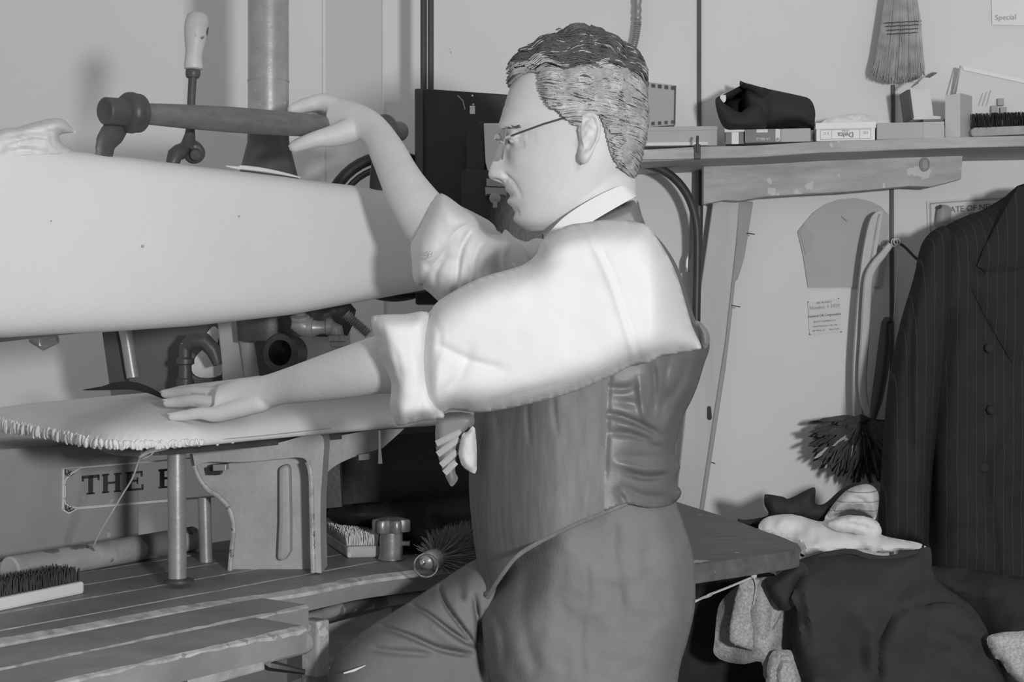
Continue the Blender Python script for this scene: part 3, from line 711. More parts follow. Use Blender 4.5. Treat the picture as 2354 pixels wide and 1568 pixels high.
# ================================================================ STOVEPIPE AND BACKGROUND MACHINES
pd = 2.47; pc = (617 - CX) / F * pd
r = root('flue_pipe', (pc, pd, 1.0), 'upright galvanised pipe with a dark flared cone at its foot behind the press handle', 'pipe')
q = B(); q.lathe([(.0352, .30), (.0352, 1.6)], (pc, pd, 1.05), n=32); obj('pipe_run', q, M['galv'], r)
q = B(); q.lathe([(.052, .0), (.0655, .14), (.058, .262), (.050, .29), (.0362, .345), (.036, .36)], (pc, pd, 1.05), n=32); obj('flared_cone', q, M['iron'], r)
q = B(); q.torus((pc, pd, 1.35), (1, 0, 0), (0, 1, 0), .0358, .0022, 32, 6); q.lathe([(.0361, .5), (.0361, .503)], (pc, pd, 1.0)); obj('pipe_seam', q, M['galv'], r, kind='stuff')
r = root('support_pipe', WP(982, 700, .15), 'dark vertical pipe pair running up the wall left of the black machine', 'pipe')
D = 2.78
q = B(); q.tube([P(974, -300, D), P(974, 420, D)], .0065, 12); q.tube([P(990, -300, D - .01), P(990, 420, D - .01)], .0060, 12); obj('pipe_run', q, M['iron'], r)
# black machine / cabinet behind the arm
r = root('black_machine', P(1060, 700, 2.7), 'tall black enamelled machine panel standing behind the man\'s raised arm', 'machine')
q = B(); pl = [(953, 212), (958, 203), (970, 203), (1170, 217), (1250, 225), (1250, 700), (955, 700)]
q.prism([P(x, y, 2.70) for x, y in pl], (0, .06, 0)); mp_ = obj('machine_panel', q, M['black'], r, smooth=False, bevel=.003)
q = B(); q.prism([P(x, y, 2.685) for x, y in [(953, 203), (972, 203), (974, 440), (958, 440)]], (0, .02, 0)); obj('panel_flange', q, M['iron'], r, smooth=False, bevel=.003)
q = B(); q.prism([P(x, y, 2.62) for x, y in [(1072, 300), (1098, 284), (1100, 280), (1116, 280), (1116, 395), (1072, 395)]], (0, .07, 0)); q.prism([P(x, y, 2.60) for x, y in [(1060, 392), (1078, 388), (1130, 390), (1130, 600), (1060, 600)]], (0, .09, 0))
obj('machine_housing', q, M['black'], r, smooth=False, bevel=.004)
q = B(); q.prism([P(x, y, 2.6) for x, y in [(1112, 283), (1180, 283), (1180, 405), (1124, 405), (1116, 372)]], (0, .05, 0)); obj('pale_plate', q, M['cardl'], r, smooth=False, bevel=.002)
q = B(); q.prism([P(x, y, 2.57) for x, y in [(1115, 430), (1166, 432), (1163, 452), (1159, 448), (1120, 446), (1116, 450)]], (0, .03, 0)); q.prism([P(x, y, 2.58) for x, y in [(1118, 410), (1163, 412), (1163, 430), (1118, 428)]], (0, .03, 0))
q.lathe([(.009, 0), (.011, .006), (.005, .010)], P(1138, 456, 2.575), (0, -1, 0), 12); q.box(P(1138, 468, 2.57), (.004, 0, 0), (0, .004, 0), (0, 0, .008)); obj('valve_clamp', q, M['steel'], r, bevel=.001)
q = B()
for px, py, s in ((1086, 220, .0022), (1102, 370, .003), (1088, 240, .002), (1066, 210, .002)): q.ell(P(px, py, 2.699), (s, 0, 0), (0, 0, s), (0, .001, 0), 8)
q.prism([P(x, y, 2.699) for x, y in [(1080, 243), (1092, 243), (1092, 262), (1080, 262)]], (0, .002, 0)); obj('paint_chips', q, M['cardl'], r, kind='stuff')
q = B(); q.tube([P(1052, 220, 2.69), P(1064, 232, 2.69), P(1069, 252, 2.69)], .0014, 5); obj('bent_wire', q, M['steel'], r)

# ================================================================ PRESSING MACHINE
pr = root('pressing_machine', W(.45, .2, 0), 'large pressing machine with white padded lid, long handle bar and padded bed', 'pressing machine')
# --- padded lid: lofted along the machine
q = B(); NT = 70; prof = []; T0, T1 = -.14, 1.06; NK = 40
def lid_top(t): return 1.304 - .045 * sm(.80, 1.06, t) + .0015 * noise.noise(V((t * 14, 1, 0)))
def lid_bot(t): return lerp_tab([(-.2, 1.045), (0, 1.052), (.31, 1.071), (.5, 1.0895), (.67, 1.1155), (.8, 1.135), (1.06, 1.17)], t)
vsl = []
for i in range(NT + 1):
    t = T0 + (T1 - T0) * i / NT; zt, zb = lid_top(t), lid_bot(t); h = zt - zb
    hw = .115; oc = .10; taper = 1 - .5 * sm(.95, 1.06, t)
    for k in range(NK):
        a = 2 * math.pi * k / NK; cs, sn = math.cos(a), math.sin(a); e = 2 / 6.
        o_ = oc - hw * math.copysign(abs(cs) ** e, cs)
        z_ = (zt + zb) / 2 + h / 2 * math.copysign(abs(sn) ** e, sn)
        if cs > 0: o_ -= .006 * (1 - ((z_ - (zt + zb) / 2) / (h / 2)) ** 2) + .0010 * noise.noise(V((t * 9, z_ * 40, 2)))
        vsl.append(W(t, oc + (o_ - oc) * taper, z_))
fs = [(i * NK + k, i * NK + (k + 1) % NK, (i + 1) * NK + (k + 1) % NK, (i + 1) * NK + k) for i in range(NT) for k in range(NK)]
fs += [tuple(range(NK)), tuple(NT * NK + k for k in range(NK))]
q.add(vsl, fs); lid = obj('padded_lid', q, M['cover'], pr)
q = B(); pts = [W(T0 + (T1 - T0) * i / 60, -.0, lid_bot(T0 + (T1 - T0) * i / 60) - .002) for i in range(61)]
q.hexa([W(T0, .02, lid_bot(T0) - .012), W(T1 - .03, .02, lid_bot(T1) - .012), W(T1 - .03, .18, lid_bot(T1) - .012), W(T0, .18, lid_bot(T0) - .012), W(T0, .02, lid_bot(T0) + .03), W(T1 - .03, .02, lid_bot(T1) + .03), W(T1 - .03, .18, lid_bot(T1) + .03), W(T0, .18, lid_bot(T0) + .03)])
obj('lid_shoe', q, M['iron'], pr, smooth=False)
# crumpled cloth end heaped on top of lid
q = B(); dfn = lambda x, y: PD(x, .03)
inflate(q, [(-20, 306), (40, 293), (85, 279), (128, 271), (148, 276), (162, 290), (174, 303), (160, 306), (142, 308), (136, 316), (146, 332), (168, 346), (150, 366), (60, 376), (-20, 376)], dfn, .05, .05, 26, g=4, curve=2, noise_amp=.004, noise_sc=30, seed=2,
        creases=[([(0, 318), (60, 306), (110, 304), (140, 310)], 5, .008), ([(20, 335), (80, 322), (120, 330)], 4, .008), ([(118, 300), (122, 330), (150, 350)], 4, .007), ([(0, 352), (60, 344), (110, 352)], 5, .007), ([(40, 300), (100, 286), (140, 290)], 4, -.004)])
obj('cloth_end', q, M['cover'], lid)
q = B(); c1 = cat([(520, 382), (548, 386), (556, 385), (600, 390), (650, 399), (690, 408)], 4)
q.tube([PW(x, y, .02) for x, y in c1], [.001 + .0025 * math.sin(math.pi * i / (len(c1) - 1)) for i in range(len(c1))], 8); obj('tuck_fold', q, M['cover'], lid)
q = B()
for px, py, s in ((328, 566, .0022), (550, 497, .0015), (118, 508, .0010)): q.ell(PW(px, py, -.0225), EX * s, V((0, 0, s)), EY * .0016, 8)
obj('scorch_spots', q, M['inkl'], lid, kind='stuff')
# --- handle bar with end collars
az = lambda px: lerp_tab([(240, 255), (310, 260), (345, 270), (700, 287), (890, 298), (930, 303)], px)
def BW(px, off=0.0): return PW(px, az(px), off)
bl, br_ = BW(240), BW(930); ax = (br_ - bl).normalized()
bar = root
q = B(); Lb = (br_ - bl).length
def bt(px): return (BW(px) - bl).dot(ax)
q.lathe([(.012, bt(262)), (.0125, bt(330)), (.0148, bt(345)), (.0168, bt(420)), (.0188, bt(540)), (.0185, bt(650)), (.017, bt(760)), (.014, bt(860)), (.012, bt(900))], bl, ax, 28)
hb = obj('handle_bar', q, M['barwood'], pr)
q = B(); q.lathe([(.0001, 0.004), (.010, .003), (.0165, 0), (.0185, .002), (.0188, bt(298)), (.0205, bt(306))], bl, ax, 28)
obj('end_cap', q, M['iron'], pr)
q = B(); a = bt(300); q.lathe([(.018, a - .012), (.024, a - .009), (.0275, a - .004), (.028, a + .002), (.0255, a + .006), (.0255, a + .008), (.0265, a + .010), (.0262, a + .014), (.019, a + .019), (.013, a + .020)], bl, ax, 32); obj('collar_flange', q, M['iron'], pr)
q = B(); a = bt(884); q.lathe([(.013, a - .012), (.022, a - .010), (.0262, a - .004), (.0265, a + .002), (.024, a + .007), (.0165, a + .010), (.0160, a + .040), (.014, a + .044), (.0001, a + .044)], bl, ax, 32); obj('collar_flange', q, M['iron'], pr)
# bracket arms under the bar ends
q = B(); pts = [PW(x, y, .01) for x, y in cat([(272, 282), (262, 302), (245, 325), (240, 352), (240, 380)], 5)]
q.tube(pts, [.017, .017, .018, .018, .018, .018, .018, .017, .017, .016, .016, .016, .015, .015, .015, .014, .014, .014, .014, .014, .014][:len(pts)], 10, flat=.35, up=EX); obj('bar_bracket', q, M['iron'], pr)
q = B(); pts = [PW(x, y, .01) for x, y in cat([(880, 310), (872, 350), (866, 400), (864, 440)], 5)]; q.tube(pts, .014, 10, flat=.5, up=EX); obj('bar_bracket', q, M['iron'], pr)
# --- control lever with white handle
LO = .055
def LV(x, y): return PW(x, y, LO)
q = B(); hp = [(456, 28, .004), (456, 31, .011), (455, 38, .0155), (453, 52, .0175), (451, 72, .0175), (449, 95, .0155), (447, 118, .0128), (445, 135, .0125), (445, 150, .0138), (445, 158, .0132), (445, 161, .010)]
q.tube([LV(x, y) for x, y, _ in hp], [c for *_, c in hp], 24); lev = obj('lever_grip', q, M['handle'], pr)
q = B(); q.tube([LV(445, 160), LV(444, 166), LV(443, 174), LV(443, 179)], [.010, .011, .0105, .009], 16); q.ell(LV(433, 168), (.003, 0, 0), (0, 0, .004), (0, .003, 0), 8); obj('grip_ferrule', q, M['iron'], pr)
q = B(); q.tube([LV(443, 175), LV(440, 230), LV(438, 290), LV(436, 318)], [.0062, .0060, .0062, .0085], 12); obj('lever_rod', q, M['iron'], pr)
q = B(); q.tube([LV(436, 312), LV(434, 330), LV(428, 345)], [.008, .011, .012], 12); q.tube([LV(421, 343), LV(412, 350), LV(402, 356), LV(398, 372)], [.010, .012, .011, .010], 12, round_ends=True)
c = LV(445, 350); q.lathe([(.012, -.012), (.016, -.010), (.016, .006), (.013, .010), (.009, .011), (.0085, .017), (.007, .0185), (.0001, .0185)], c, (V((.35, -.85, -.35))), 20); obj('lever_clevis', q, M['iron'], pr)
# --- wheel seen over the right end of the lid
wc = PW(905, 520, .26); wu = V((.92, .38, 0)).normalized()
q = B(); q.torus(wc, wu, (0, 0, 1), (.135, .135), .0115, 48, 10); q.torus(wc + V((0, -.012, 0)), wu, (0, 0, 1), (.112, .112), .006, 48, 8); wh = obj('balance_wheel', q, M['black'], pr)
q = B()
for k in range(5):
    a = k * 1.257 + .5; q.tube([wc, wc + (wu * math.cos(a) + V((0, 0, 1)) * math.sin(a)) * .13], .007, 8)
q.lathe([(.022, -.015), (.022, .015)], wc, wu.cross(V((0, 0, 1))), 16); obj('wheel_spoke', q, M['iron'], wh)
# --- padded bed (buck)
q = B(); hem = [(.345, .62), (.305, .52), (.27, .44), (.24, .356), (.18, .176), (.135, .06), (.112, -.03), (.135, -.083), (.20, -.098), (.33, -.090), (.568, -.055), (.80, -.05), (1.05, -.04), (1.08, .1), (1.08, .34), (.98, .44), (.72, .48), (.55, .60), (.43, .67)]
hm = cat(hem, 14, True); n = len(hm); ctr = (.60, .20)
vs_ = []; layers = [(0.985, .910, 0), (1.0, .912, 1), (1.005, .916, 2), (.995, .923, 0), (.972, .930, 0), (.93, .936, 0), (.86, .941, 0), (.72, .947, 0), (.5, .958, 0), (.25, .968, 0)]
for li, (s, z, rf) in enumerate(layers):
    for i, (t, o_) in enumerate(hm):
        f = 0; dz = 0
        if li <= 3 and i < 8 * 14: f = .0030 * math.sin(i * 2.2) * (1 - li / 4) + .002 * noise.noise(V((i * .4, li * .2, 0))); dz = .003 * noise.noise(V((i * .9, 5, 0))) if li < 2 else 0
        tt = ctr[0] + (t - ctr[0]) * s; oo = ctr[1] + (o_ - ctr[1]) * s
        if li >= 4: tt = ctr[0] + (t - ctr[0]) * (1 - (1 - s) * (1 if abs(t - ctr[0]) < .3 else .62)); 
        vs_.append(W(tt + f * (t - ctr[0]) / .5, oo + f * (o_ - ctr[1]) / .3, z + dz + .0015 * noise.noise(V((t * 8, o_ * 8, li)))))
fs = [(l * n + i, l * n + (i + 1) % n, (l + 1) * n + (i + 1) % n, (l + 1) * n + i) for l in range(len(layers) - 1) for i in range(n)]
fs += [tuple((len(layers) - 1) * n + i for i in range(n)), tuple(i for i in reversed(range(n)))]
q.add(vs_, fs); bed = obj('padded_bed', q, M['cover'], pr, auto=False)
# gathered hem ruffle along the nose end
q = B(); rnd = random.Random(2)
for i in range(6, int(8.2 * 14)):
    f_ = i / (8.2 * 14); t, o_ = hm[i]; am = 1 - .75 * f_
    for j in range(2):
        a = rnd.uniform(-.003, .003); p = W(t + a, o_ - a, .918 + rnd.uniform(-.002, .002))
        q.ell(p + V((0, 0, -.003)), EX * .0030 + EY * rnd.uniform(-.001, .001), EY * .0034, V((rnd.uniform(-.002, .002), 0, .0105 * am + .002)), 7)
obj('gathered_hem', q, M['cover'], bed, kind='stuff')
q = B()
for pts in ([(478, 1000), (490, 1012), (500, 1022)], [(505, 1003), (520, 1010), (535, 1017)], [(440, 1008), (452, 1018), (458, 1024)], [(405, 1012), (412, 1022)]):
    q.tube([PW(x, y, -.093) for x, y in cat(pts, 3)], .0020, 6, round_ends=True)
obj('cloth_tucks', q, M['cover'], bed, kind='stuff')
q = B(); q.tube([PW(x, y, -.098) for x, y in [(490, 1012), (600, 1002), (700, 991), (760, 985)]], .0006, 6); obj('cover_seam', q, M['inkl'], bed)
# dark garment edge lying over the bed behind the fingers
q = B(); inflate(q, [(188, 897), (235, 888), (262, 879), (300, 877), (330, 884), (360, 898), (382, 914), (372, 916), (340, 904), (300, 896), (250, 897)], lambda x, y: 2.30 - (x - 190) * .0013, .006, .02, 8, g=4, noise_amp=.002, noise_sc=20,
                 creases=[([(235, 893), (290, 884), (340, 896), (375, 912)], 2.5, .004)])
obj('folded_garment', q, M['mcloth'], label='dark folded garment edge lying across the padded bed just beyond the fingertips', cat_='garment')
# bed plate and casting under the bed
q = B(); pp = [(t, o_) for t, o_ in cat(hem, 5, True)]
q.prism([W(ctr[0] + (t - ctr[0]) * .82, ctr[1] + (o_ - ctr[1]) * .62, .890) for t, o_ in pp], (0, 0, .024)); obj('bed_plate', q, M['iron'], pr, smooth=False)
# front leg casting, a deep flanged plate facing the viewer
cdp = 2.245
web = cat([(440, 1028), (445, 1062), (456, 1095), (475, 1122), (505, 1143), (527, 1170), (537, 1210), (533, 1262), (528, 1318)], 4)
q = B(); q.prism([P(x, y, cdp) for x, y in web + [(720, 1318), (722, 1020), (700, 1000), (600, 1008), (500, 1022)]], (0, .018, 0)); cst = obj('leg_casting', q, M['cast'], pr, smooth=False, bevel=.003)
q = B(); q.tube([P(x, y, cdp - .012) for x, y in web[2:]], [.0042] * len(web[2:]), 8, flat=1.0)
obj('casting_rim', q, M['caste'], pr)
q = B(); ri = cat([(448, 1072), (480, 1062), (560, 1062), (640, 1055), (690, 1052), (706, 1062), (714, 1090), (716, 1150), (718, 1240), (720, 1316)], 4)
ro = cat([(440, 1030), (480, 1030), (560, 1030), (640, 1018), (700, 1002), (742, 1004), (742, 1070), (737, 1150), (737, 1240), (739, 1318)], 4)
for i in range(len(ri) - 1):
    a, b_, c, d_ = [P(x, y, cdp - .055) for x, y in (ri[i], ro[i], ro[i + 1], ri[i + 1])]
    q.hexa([a, b_, c, d_, a + V((0, .07, 0)), b_ + V((0, .07, 0)), c + V((0, .07, 0)), d_ + V((0, .07, 0))])
obj('casting_flange', q, M['cast'], pr, smooth=False)
q = B(); q.tube([P(x, y, cdp - .056) for x, y in ri[20:]], .0042, 8); obj('worn_flange_edge', q, M['caste'], pr)
q = B(); q.prism([P(x, y, cdp - .02) for x, y in [(640, 1075), (662, 1066), (666, 1080), (668, 1200), (668, 1270), (655, 1290), (636, 1290), (640, 1200)]], (0, .03, 0)); obj('casting_rib', q, M['cast'], pr, smooth=False, bevel=.008)
q = B(); q.prism([P(x, y, cdp - .045) for x, y in [(489, 1068), (520, 1067), (520, 1082), (489, 1083)]], (0, .02, 0)); q.tube([P(504, 1060, cdp - .035), P(504, 1040, cdp - .035)], .006, 8); obj('casting_bolt', q, M['steel'], pr, smooth=False, bevel=.001)
q = B(); q.prism([P(x, y, cdp - .02) for x, y in [(474, 1075), (512, 1075), (505, 1092), (478, 1092)]], (0, .02, 0)); obj('recess_shade', q, M['black'], pr, smooth=False)  # solid black block on the web: shade of a recess put into colour
# curved brace to the right under the bed
q = B(); U = cat([(738, 1010), (790, 1000), (850, 990), (930, 985)], 4); Lo = cat([(742, 1100), (765, 1075), (810, 1052), (880, 1030)], 4)
q.prism([P(x, y, 2.32) for x, y in U + Lo[::-1]], (0, .03, 0)); obj('curved_brace', q, M['cast'], pr, smooth=False, bevel=.002)
q = B(); q.prism([P(x, y, 2.36) for x, y in [(738, 1060), (780, 1056), (786, 1165), (738, 1170)]], (0, .03, 0)); obj('rear_strut', q, M['iron'], pr, smooth=False)
q = B(); q.prism([P(x, y, 2.30) for x, y in [(824, 1045), (849, 1042), (849, 1057), (824, 1059)]], (0, .015, 0)); obj('bolt_head', q, M['steel'], pr, smooth=False, bevel=.001)
q = B(); q.tube([P(x, y, 2.25) for x, y in [(872, 990), (873, 1030), (874, 1066)]], [.0015, .002, .0035], 8, flat=.5); obj('cloth_tag', q, M['cover'], pr)
# dark body of the machine, behind
q = B(); q.prism([P(x, y, 2.62) for x, y in [(735, 985), (1240, 940), (1240, 1400), (735, 1400)]], (0, .03, 0)); obj('rear_casing', q, M['black'], pr, smooth=False)
# upright rods
q = B(); d1 = 2.085; q.tube([P(406, 1012, d1), P(408, 1337, d1)], .0133, 20); obj('upright_rod', q, M['steel'], pr)
q = B(); q.tube([P(340, 1030, d1 + .03), P(385, 1024, d1 + .03), P(440, 1020, d1 + .03)], .012, 8); obj('rod_cap', q, M['black'], pr)
q = B(); d2 = 2.32; q.tube([P(470, 1143, d2), P(474, 1300, d2)], .0105, 16); obj('upright_rod', q, M['steel'], pr)
q = B(); q.lathe([(.022, 0), (.022, .004), (.014, .006)], P(411, 1338, d1), n=20); q.lathe([(.018, 0), (.018, .004)], P(474, 1302, d2)); obj('rod_foot', q, M['iron'], pr)
# --- lower casing with name plate
CO = .47
q = B(); q.hexa([W(-.35, CO, .692), W(.56, CO, .692), W(.56, CO + .25, .692), W(-.35, CO + .25, .692), W(-.35, CO, .875), W(.56, CO, .875), W(.56, CO + .25, .875), W(-.35, CO + .25, .875)]); csg = obj('lower_casing', q, M['casing'], pr, smooth=False, bevel=.004)
def CW(x, y, o=0): return PW(x, y, CO - .001 - o)
def cline(q, pts, wpx, o=.0006, closed=False):
    for i in range(len(pts) - (0 if closed else 1)):
        (x, y), (X, Y) = pts[i], pts[(i + 1) % len(pts)]; L = math.hypot(X - x, Y - y)
        if L < .1: continue
        nx, ny = -(Y - y) / L * wpx / 2, (X - x) / L * wpx / 2
        q.prism([CW(x + nx, y + ny, o), CW(X + nx, Y + ny, o), CW(X - nx, Y - ny, o), CW(x - nx, y - ny, o)], EY * .0012)
yy = lambda x, y: y - .085 * (x - 145)      # follow the machine's perspective
q = B()
fr = [(520, 1079), (185, 1079), (168, 1089), (155, 1099), (150, 1105), (150, 1111), (146, 1115), (150, 1119), (150, 1142), (146, 1146), (150, 1152), (150, 1158), (160, 1166), (178, 1170), (520, 1170)]
cline(q, [(x, yy(x, y)) for x, y in fr], 2.4)
cline(q, [(x, yy(x, y)) for x, y in [(148, 1077), (520, 1077)]], 1.2); cline(q, [(x, yy(x, y)) for x, y in [(146, 1078), (145, 1172), (158, 1181), (178, 1172), (520, 1172)]], 3.2)
obj('plate_border', q, M['gold'], csg, smooth=False)
q = B()
for cx_, cy_ in ((159, 1087), (160, 1169)):
    cline(q, [(cx_ - 8, cy_ - 8), (cx_ - 8, cy_ + 4), (cx_, cy_ + 8), (cx_ + 11, cy_ + 2)], 2); cline(q, [(cx_ - 5, cy_ + 3), (cx_ + 6, cy_ - 4)], 2.4); cline(q, [(cx_ - 2, cy_ - 6), (cx_ + 2, cy_ + 5)], 1.6)
obj('corner_ornament', q, M['inkd'], csg, smooth=False)
# serif letters T H E and the start of the next letter
def serif(q, segs, ox, oy):
    for (x0, y0, x1_, y1_) in segs:
        c4 = [(x0, y0), (x1_, y0), (x1_, y1_), (x0, y1_)]
        q.prism([CW(ox + x, yy(ox + x, oy + y), .0008) for x, y in c4], EY * .0012)
q = B()
serif(q, [(0, 0, 40, 7), (0, 0, 4, 13), (36, 0, 40, 13), (15, 0, 25, 43), (11, 40, 29, 44)], 189, 1098)
obj('letter', q, M['inkd'], csg, smooth=False)
q = B(); serif(q, [(3, 0, 13, 44), (0, 0, 16, 4), (0, 40, 16, 44), (31, 0, 41, 44), (28, 0, 44, 4), (28, 40, 44, 44), (13, 19, 31, 24)], 235, 1098); obj('letter', q, M['inkd'], csg, smooth=False)
q = B(); serif(q, [(3, 0, 13, 44), (0, 0, 38, 5), (0, 39, 40, 44), (34, 0, 38, 13), (36, 31, 40, 44), (13, 19, 28, 24), (25, 14, 28, 29)], 290, 1098); obj('letter', q, M['inkd'], csg, smooth=False)
q = B(); serif(q, [(3, 0, 13, 44), (0, 0, 34, 5), (0, 40, 20, 44), (13, 19, 32, 24), (30, 4, 38, 20)], 365, 1098); obj('letter', q, M['inkd'], csg, smooth=False)
# --- things seen between lid and bed: struts, panel, fittings
q = B(); q.prism([P(x, y, 2.60) for x, y in [(240, 700), (640, 700), (640, 960), (262, 960), (244, 830)]], (0, .02, 0)); pn = obj('back_panel', q, M['panel'], pr, smooth=False)
for lst, wpx in (([(235, 700), (262, 800), (275, 930)], 0), ):
    pass
q = B(); q.tube([P(278, 720, 2.52), P(292, 780, 2.52), P(306, 868, 2.52)], .0115, 14); obj('slanted_rod', q, M['steel'], pr)
q = B(); q.prism([P(x, y, 2.54) for x, y in [(228, 720), (260, 720), (290, 890), (252, 890)]], (0, .03, 0)); obj('slanted_strut', q, M['iron'], pr, smooth=False, bevel=.003)
q = B(); q.prism([P(x, y, 2.50) for x, y in [(496, 700), (566, 700), (596, 900), (512, 900)]], (0, .03, 0)); obj('slanted_strut', q, M['casing'], pr, smooth=False, bevel=.006)
q = B(); q.tube([P(552, 720, 2.49), P(568, 790, 2.49), P(580, 880, 2.49)], .012, 14); obj('slanted_rod', q, M['casing'], pr)
q = B(); inflate(q, [(478, 762), (492, 750), (505, 764), (500, 790), (508, 820), (508, 862), (460, 868), (440, 850), (450, 820), (468, 800), (464, 780)], 2.585, .003, .004, 6, g=5, noise_amp=.001); obj('bare_plaster_patch', q, M['plaster'], pr)
q = B(); c = P(425, 800, 2.50); q.lathe([(.016, -.075), (.016, -.055), (.013, -.053), (.0115, -.03), (.0165, -.028), (.0165, -.020), (.012, -.016), (.012, .0), (.010, .006)], c, n=16)
q.tube([c + V((0, 0, .0)), c + V((.012, 0, .012)), c + V((.034, 0, .013))], [.012, .015, .014], 12, round_ends=True); q.tube([c + V((.034, 0, .012)), c + V((.05, 0, -.004)), c + V((.058, 0, -.03))], [.014, .014, .008], 10); obj('steam_valve', q, M['iron'], pr)
q = B(); q.tube([P(72, 776, 2.2), P(100, 786, 2.2), P(132, 778, 2.2)], [.008, .014, .008], 12); q.tube([P(92, 770, 2.19), P(92, 795, 2.19)], .0035, 8); obj('shoe_fitting', q, M['steel'], pr)
q = B(); q.prism([P(x, y, 2.66) for x, y in [(570, 745), (800, 700), (812, 900), (592, 900)]], (0, .02, 0)); obj('pale_board', q, M['papere'], pr, smooth=False)
q = B(); inflate(q, [(570, 700), (800, 690), (800, 770), (760, 775), (700, 772), (660, 778), (640, 764), (600, 772), (570, 765)], 2.64, .006, .006, 10, g=6, noise_amp=.004, noise_sc=20); obj('ragged_lagging', q, M['iron'], pr)
# pipe ring
c = P(657, 812, 2.42); u_ = V((1, -.25, 0)).normalized(); q = B(); q.lathe([(.022, -.02), (.032, -.018), (.033, 0), (.033, .018), (.031, .02), (.022, .021), (.0215, 0), (.022, -.02)], c, V((-.35, -1, .05)), 32); obj('pipe_collar', q, M['iron'], pr)
# elbow pipes
q = B(); d = 2.32
q.tube([P(690, 735, d), P(688, 744, d), P(700, 752, d), P(716, 755, d), P(735, 753, d), P(760, 752, d), P(772, 758, d), P(775, 776, d)], [.014, .0165, .0165, .0145, .011, .011, .0125, .0115], 14, round_ends=True)
for x, y, rr, aax in ((712, 753, .0165, (1, 0, 0)), (757, 751, .014, (1, 0, 0)), (775, 778, .0155, (0, 0, 1)), (775, 790, .011, (0, 0, 1))): q.lathe([(rr * .8, -.006), (rr, -.004), (rr, .004), (rr * .8, .006)], P(x, y, d), aax, 18)
q.tube([P(775, 776, d), P(776, 860, d)], .0085, 12); q.lathe([(.014, 0), (.016, .003), (.016, .008), (.012, .01)], P(690, 738, d - .005), (0, -.3, 1), 8); obj('elbow_pipe', q, M['steel'], pr)
q = B(); n = 60; pts = [P(795 + 52 * i / n, 722 + 46 * i / n, 2.34) for i in range(n + 1)]; q.tube(pts, [.0075 + .0016 * math.sin(i * 1.3) for i in range(n + 1)], 10); obj('flexible_steam_line', q, M['steel'], pr)

# ================================================================ SLATTED BENCH
BZ = .69
bn = root('slatted_bench', W(.35, .1, BZ - .05), 'worn slatted wooden bench running under and in front of the pressing machine', 'bench')
bounds = [-.272, -.173, -.080, 0., .100, .195, .292, .385, .48, .575]
def slat(o0, o1, t0, t1, z=BZ, th=.03, name='slat', wn=.008, prnt=bn, roundr=False, curve=None):
    q = B(); N = 40; rnd = random.Random(int(o0 * 1000) + 5)
    vs = []
    for i in range(N + 1):
        t = t0 + (t1 - t0) * i / N; ww = wn * (.75 + .5 * noise.noise(V((t * 13, o0 * 20, 0))) + .5 * noise.noise(V((t * 50, o0 * 20, 4))))
        ww = max(ww, .0018); c0 = o0 + (curve(t) if curve else 0)
        dz = .0008 * noise.noise(V((t * 20, o0 * 9, 1)))
        for o_, zz in ((o1, z - th), (o1, z), (c0 + ww + .001, z + dz), (c0 + .0012, z - ww * .35), (c0, z - ww * .8), (c0 + .0005, z - th)): vs.append(W(t, o_, zz))
    fs = []; ms = []
    for i in range(N):
        for k in range(6): fs.append((i * 6 + k, (i + 1) * 6 + k, (i + 1) * 6 + (k + 1) % 6, i * 6 + (k + 1) % 6)); ms.append(1 if k in (2, 3) else 0)
    fs += [tuple(range(6)), tuple(N * 6 + k for k in reversed(range(6)))]; ms += [0, 0]
    n0 = len(q.v); q.add(vs, fs); q.m = ms
    return obj(name, q, [M['slat'], M['worn']], prnt, smooth=False)
tR = PT(703, -.17)
slat(bounds[0], bounds[1] - .0035, -.35, PT(703, -.27) + .0, z=BZ - .004, th=.032, wn=.009)
slat(bounds[1], -.075, -.3, PT(706, -.17), z=BZ - .0035, th=.032, wn=.010)
# long board with a curved front edge, continuing to the right under the man's knee
q = B(); vs = []; ms = []; fs = []
fe = cat([(-80, 1499), (45, 1476), (200, 1449), (414, 1409), (560, 1387), (703, 1366), (827, 1341), (947, 1325), (1040, 1315), (1120, 1307)], 8)
for i, (x, y) in enumerate(fe):
    dd = (H - BZ) * F / (y - 10 - CY); a = P(x, y - 10, dd); ww = .0125 * (1 + .5 * noise.noise(V((x * .03, 0, 0))) + .3 * noise.noise(V((x * .1, 3, 0))))
    t_ = (V((a.x, a.y, 0)) - PO).dot(EX); o_ = (V((a.x, a.y, 0)) - PO).dot(EY)
    for oo, zz in ((max(-.0035, o_ + .05), BZ - .034), (max(-.0035, o_ + .05), BZ), (o_ + ww + .003, BZ), (o_ + .001, BZ - .004), (o_, BZ - .009), (o_ + .004, BZ - .032)): vs.append(W(t_, oo, zz))
N = len(fe) - 1
for i in range(N):
    for k in range(6): fs.append((i * 6 + k, (i + 1) * 6 + k, (i + 1) * 6 + (k + 1) % 6, i * 6 + (k + 1) % 6)); ms.append(1 if k in (2, 3) else 0)
fs += [tuple(range(6)), tuple(N * 6 + k for k in reversed(range(6)))]; ms += [0, 0]
q.add(vs, fs); q.m = ms; obj('curved_board', q, [M['slat'], M['worn']], bn, smooth=False)
for a, b_ in ((3, 4), (4, 5), (5, 6), (6, 7)):
    slat(bounds[a], bounds[b_] - .0035, -.26 + a * .02, 1.05 if a < 5 else .9, z=BZ - (.0 if a != 3 else 0), wn=.0035)
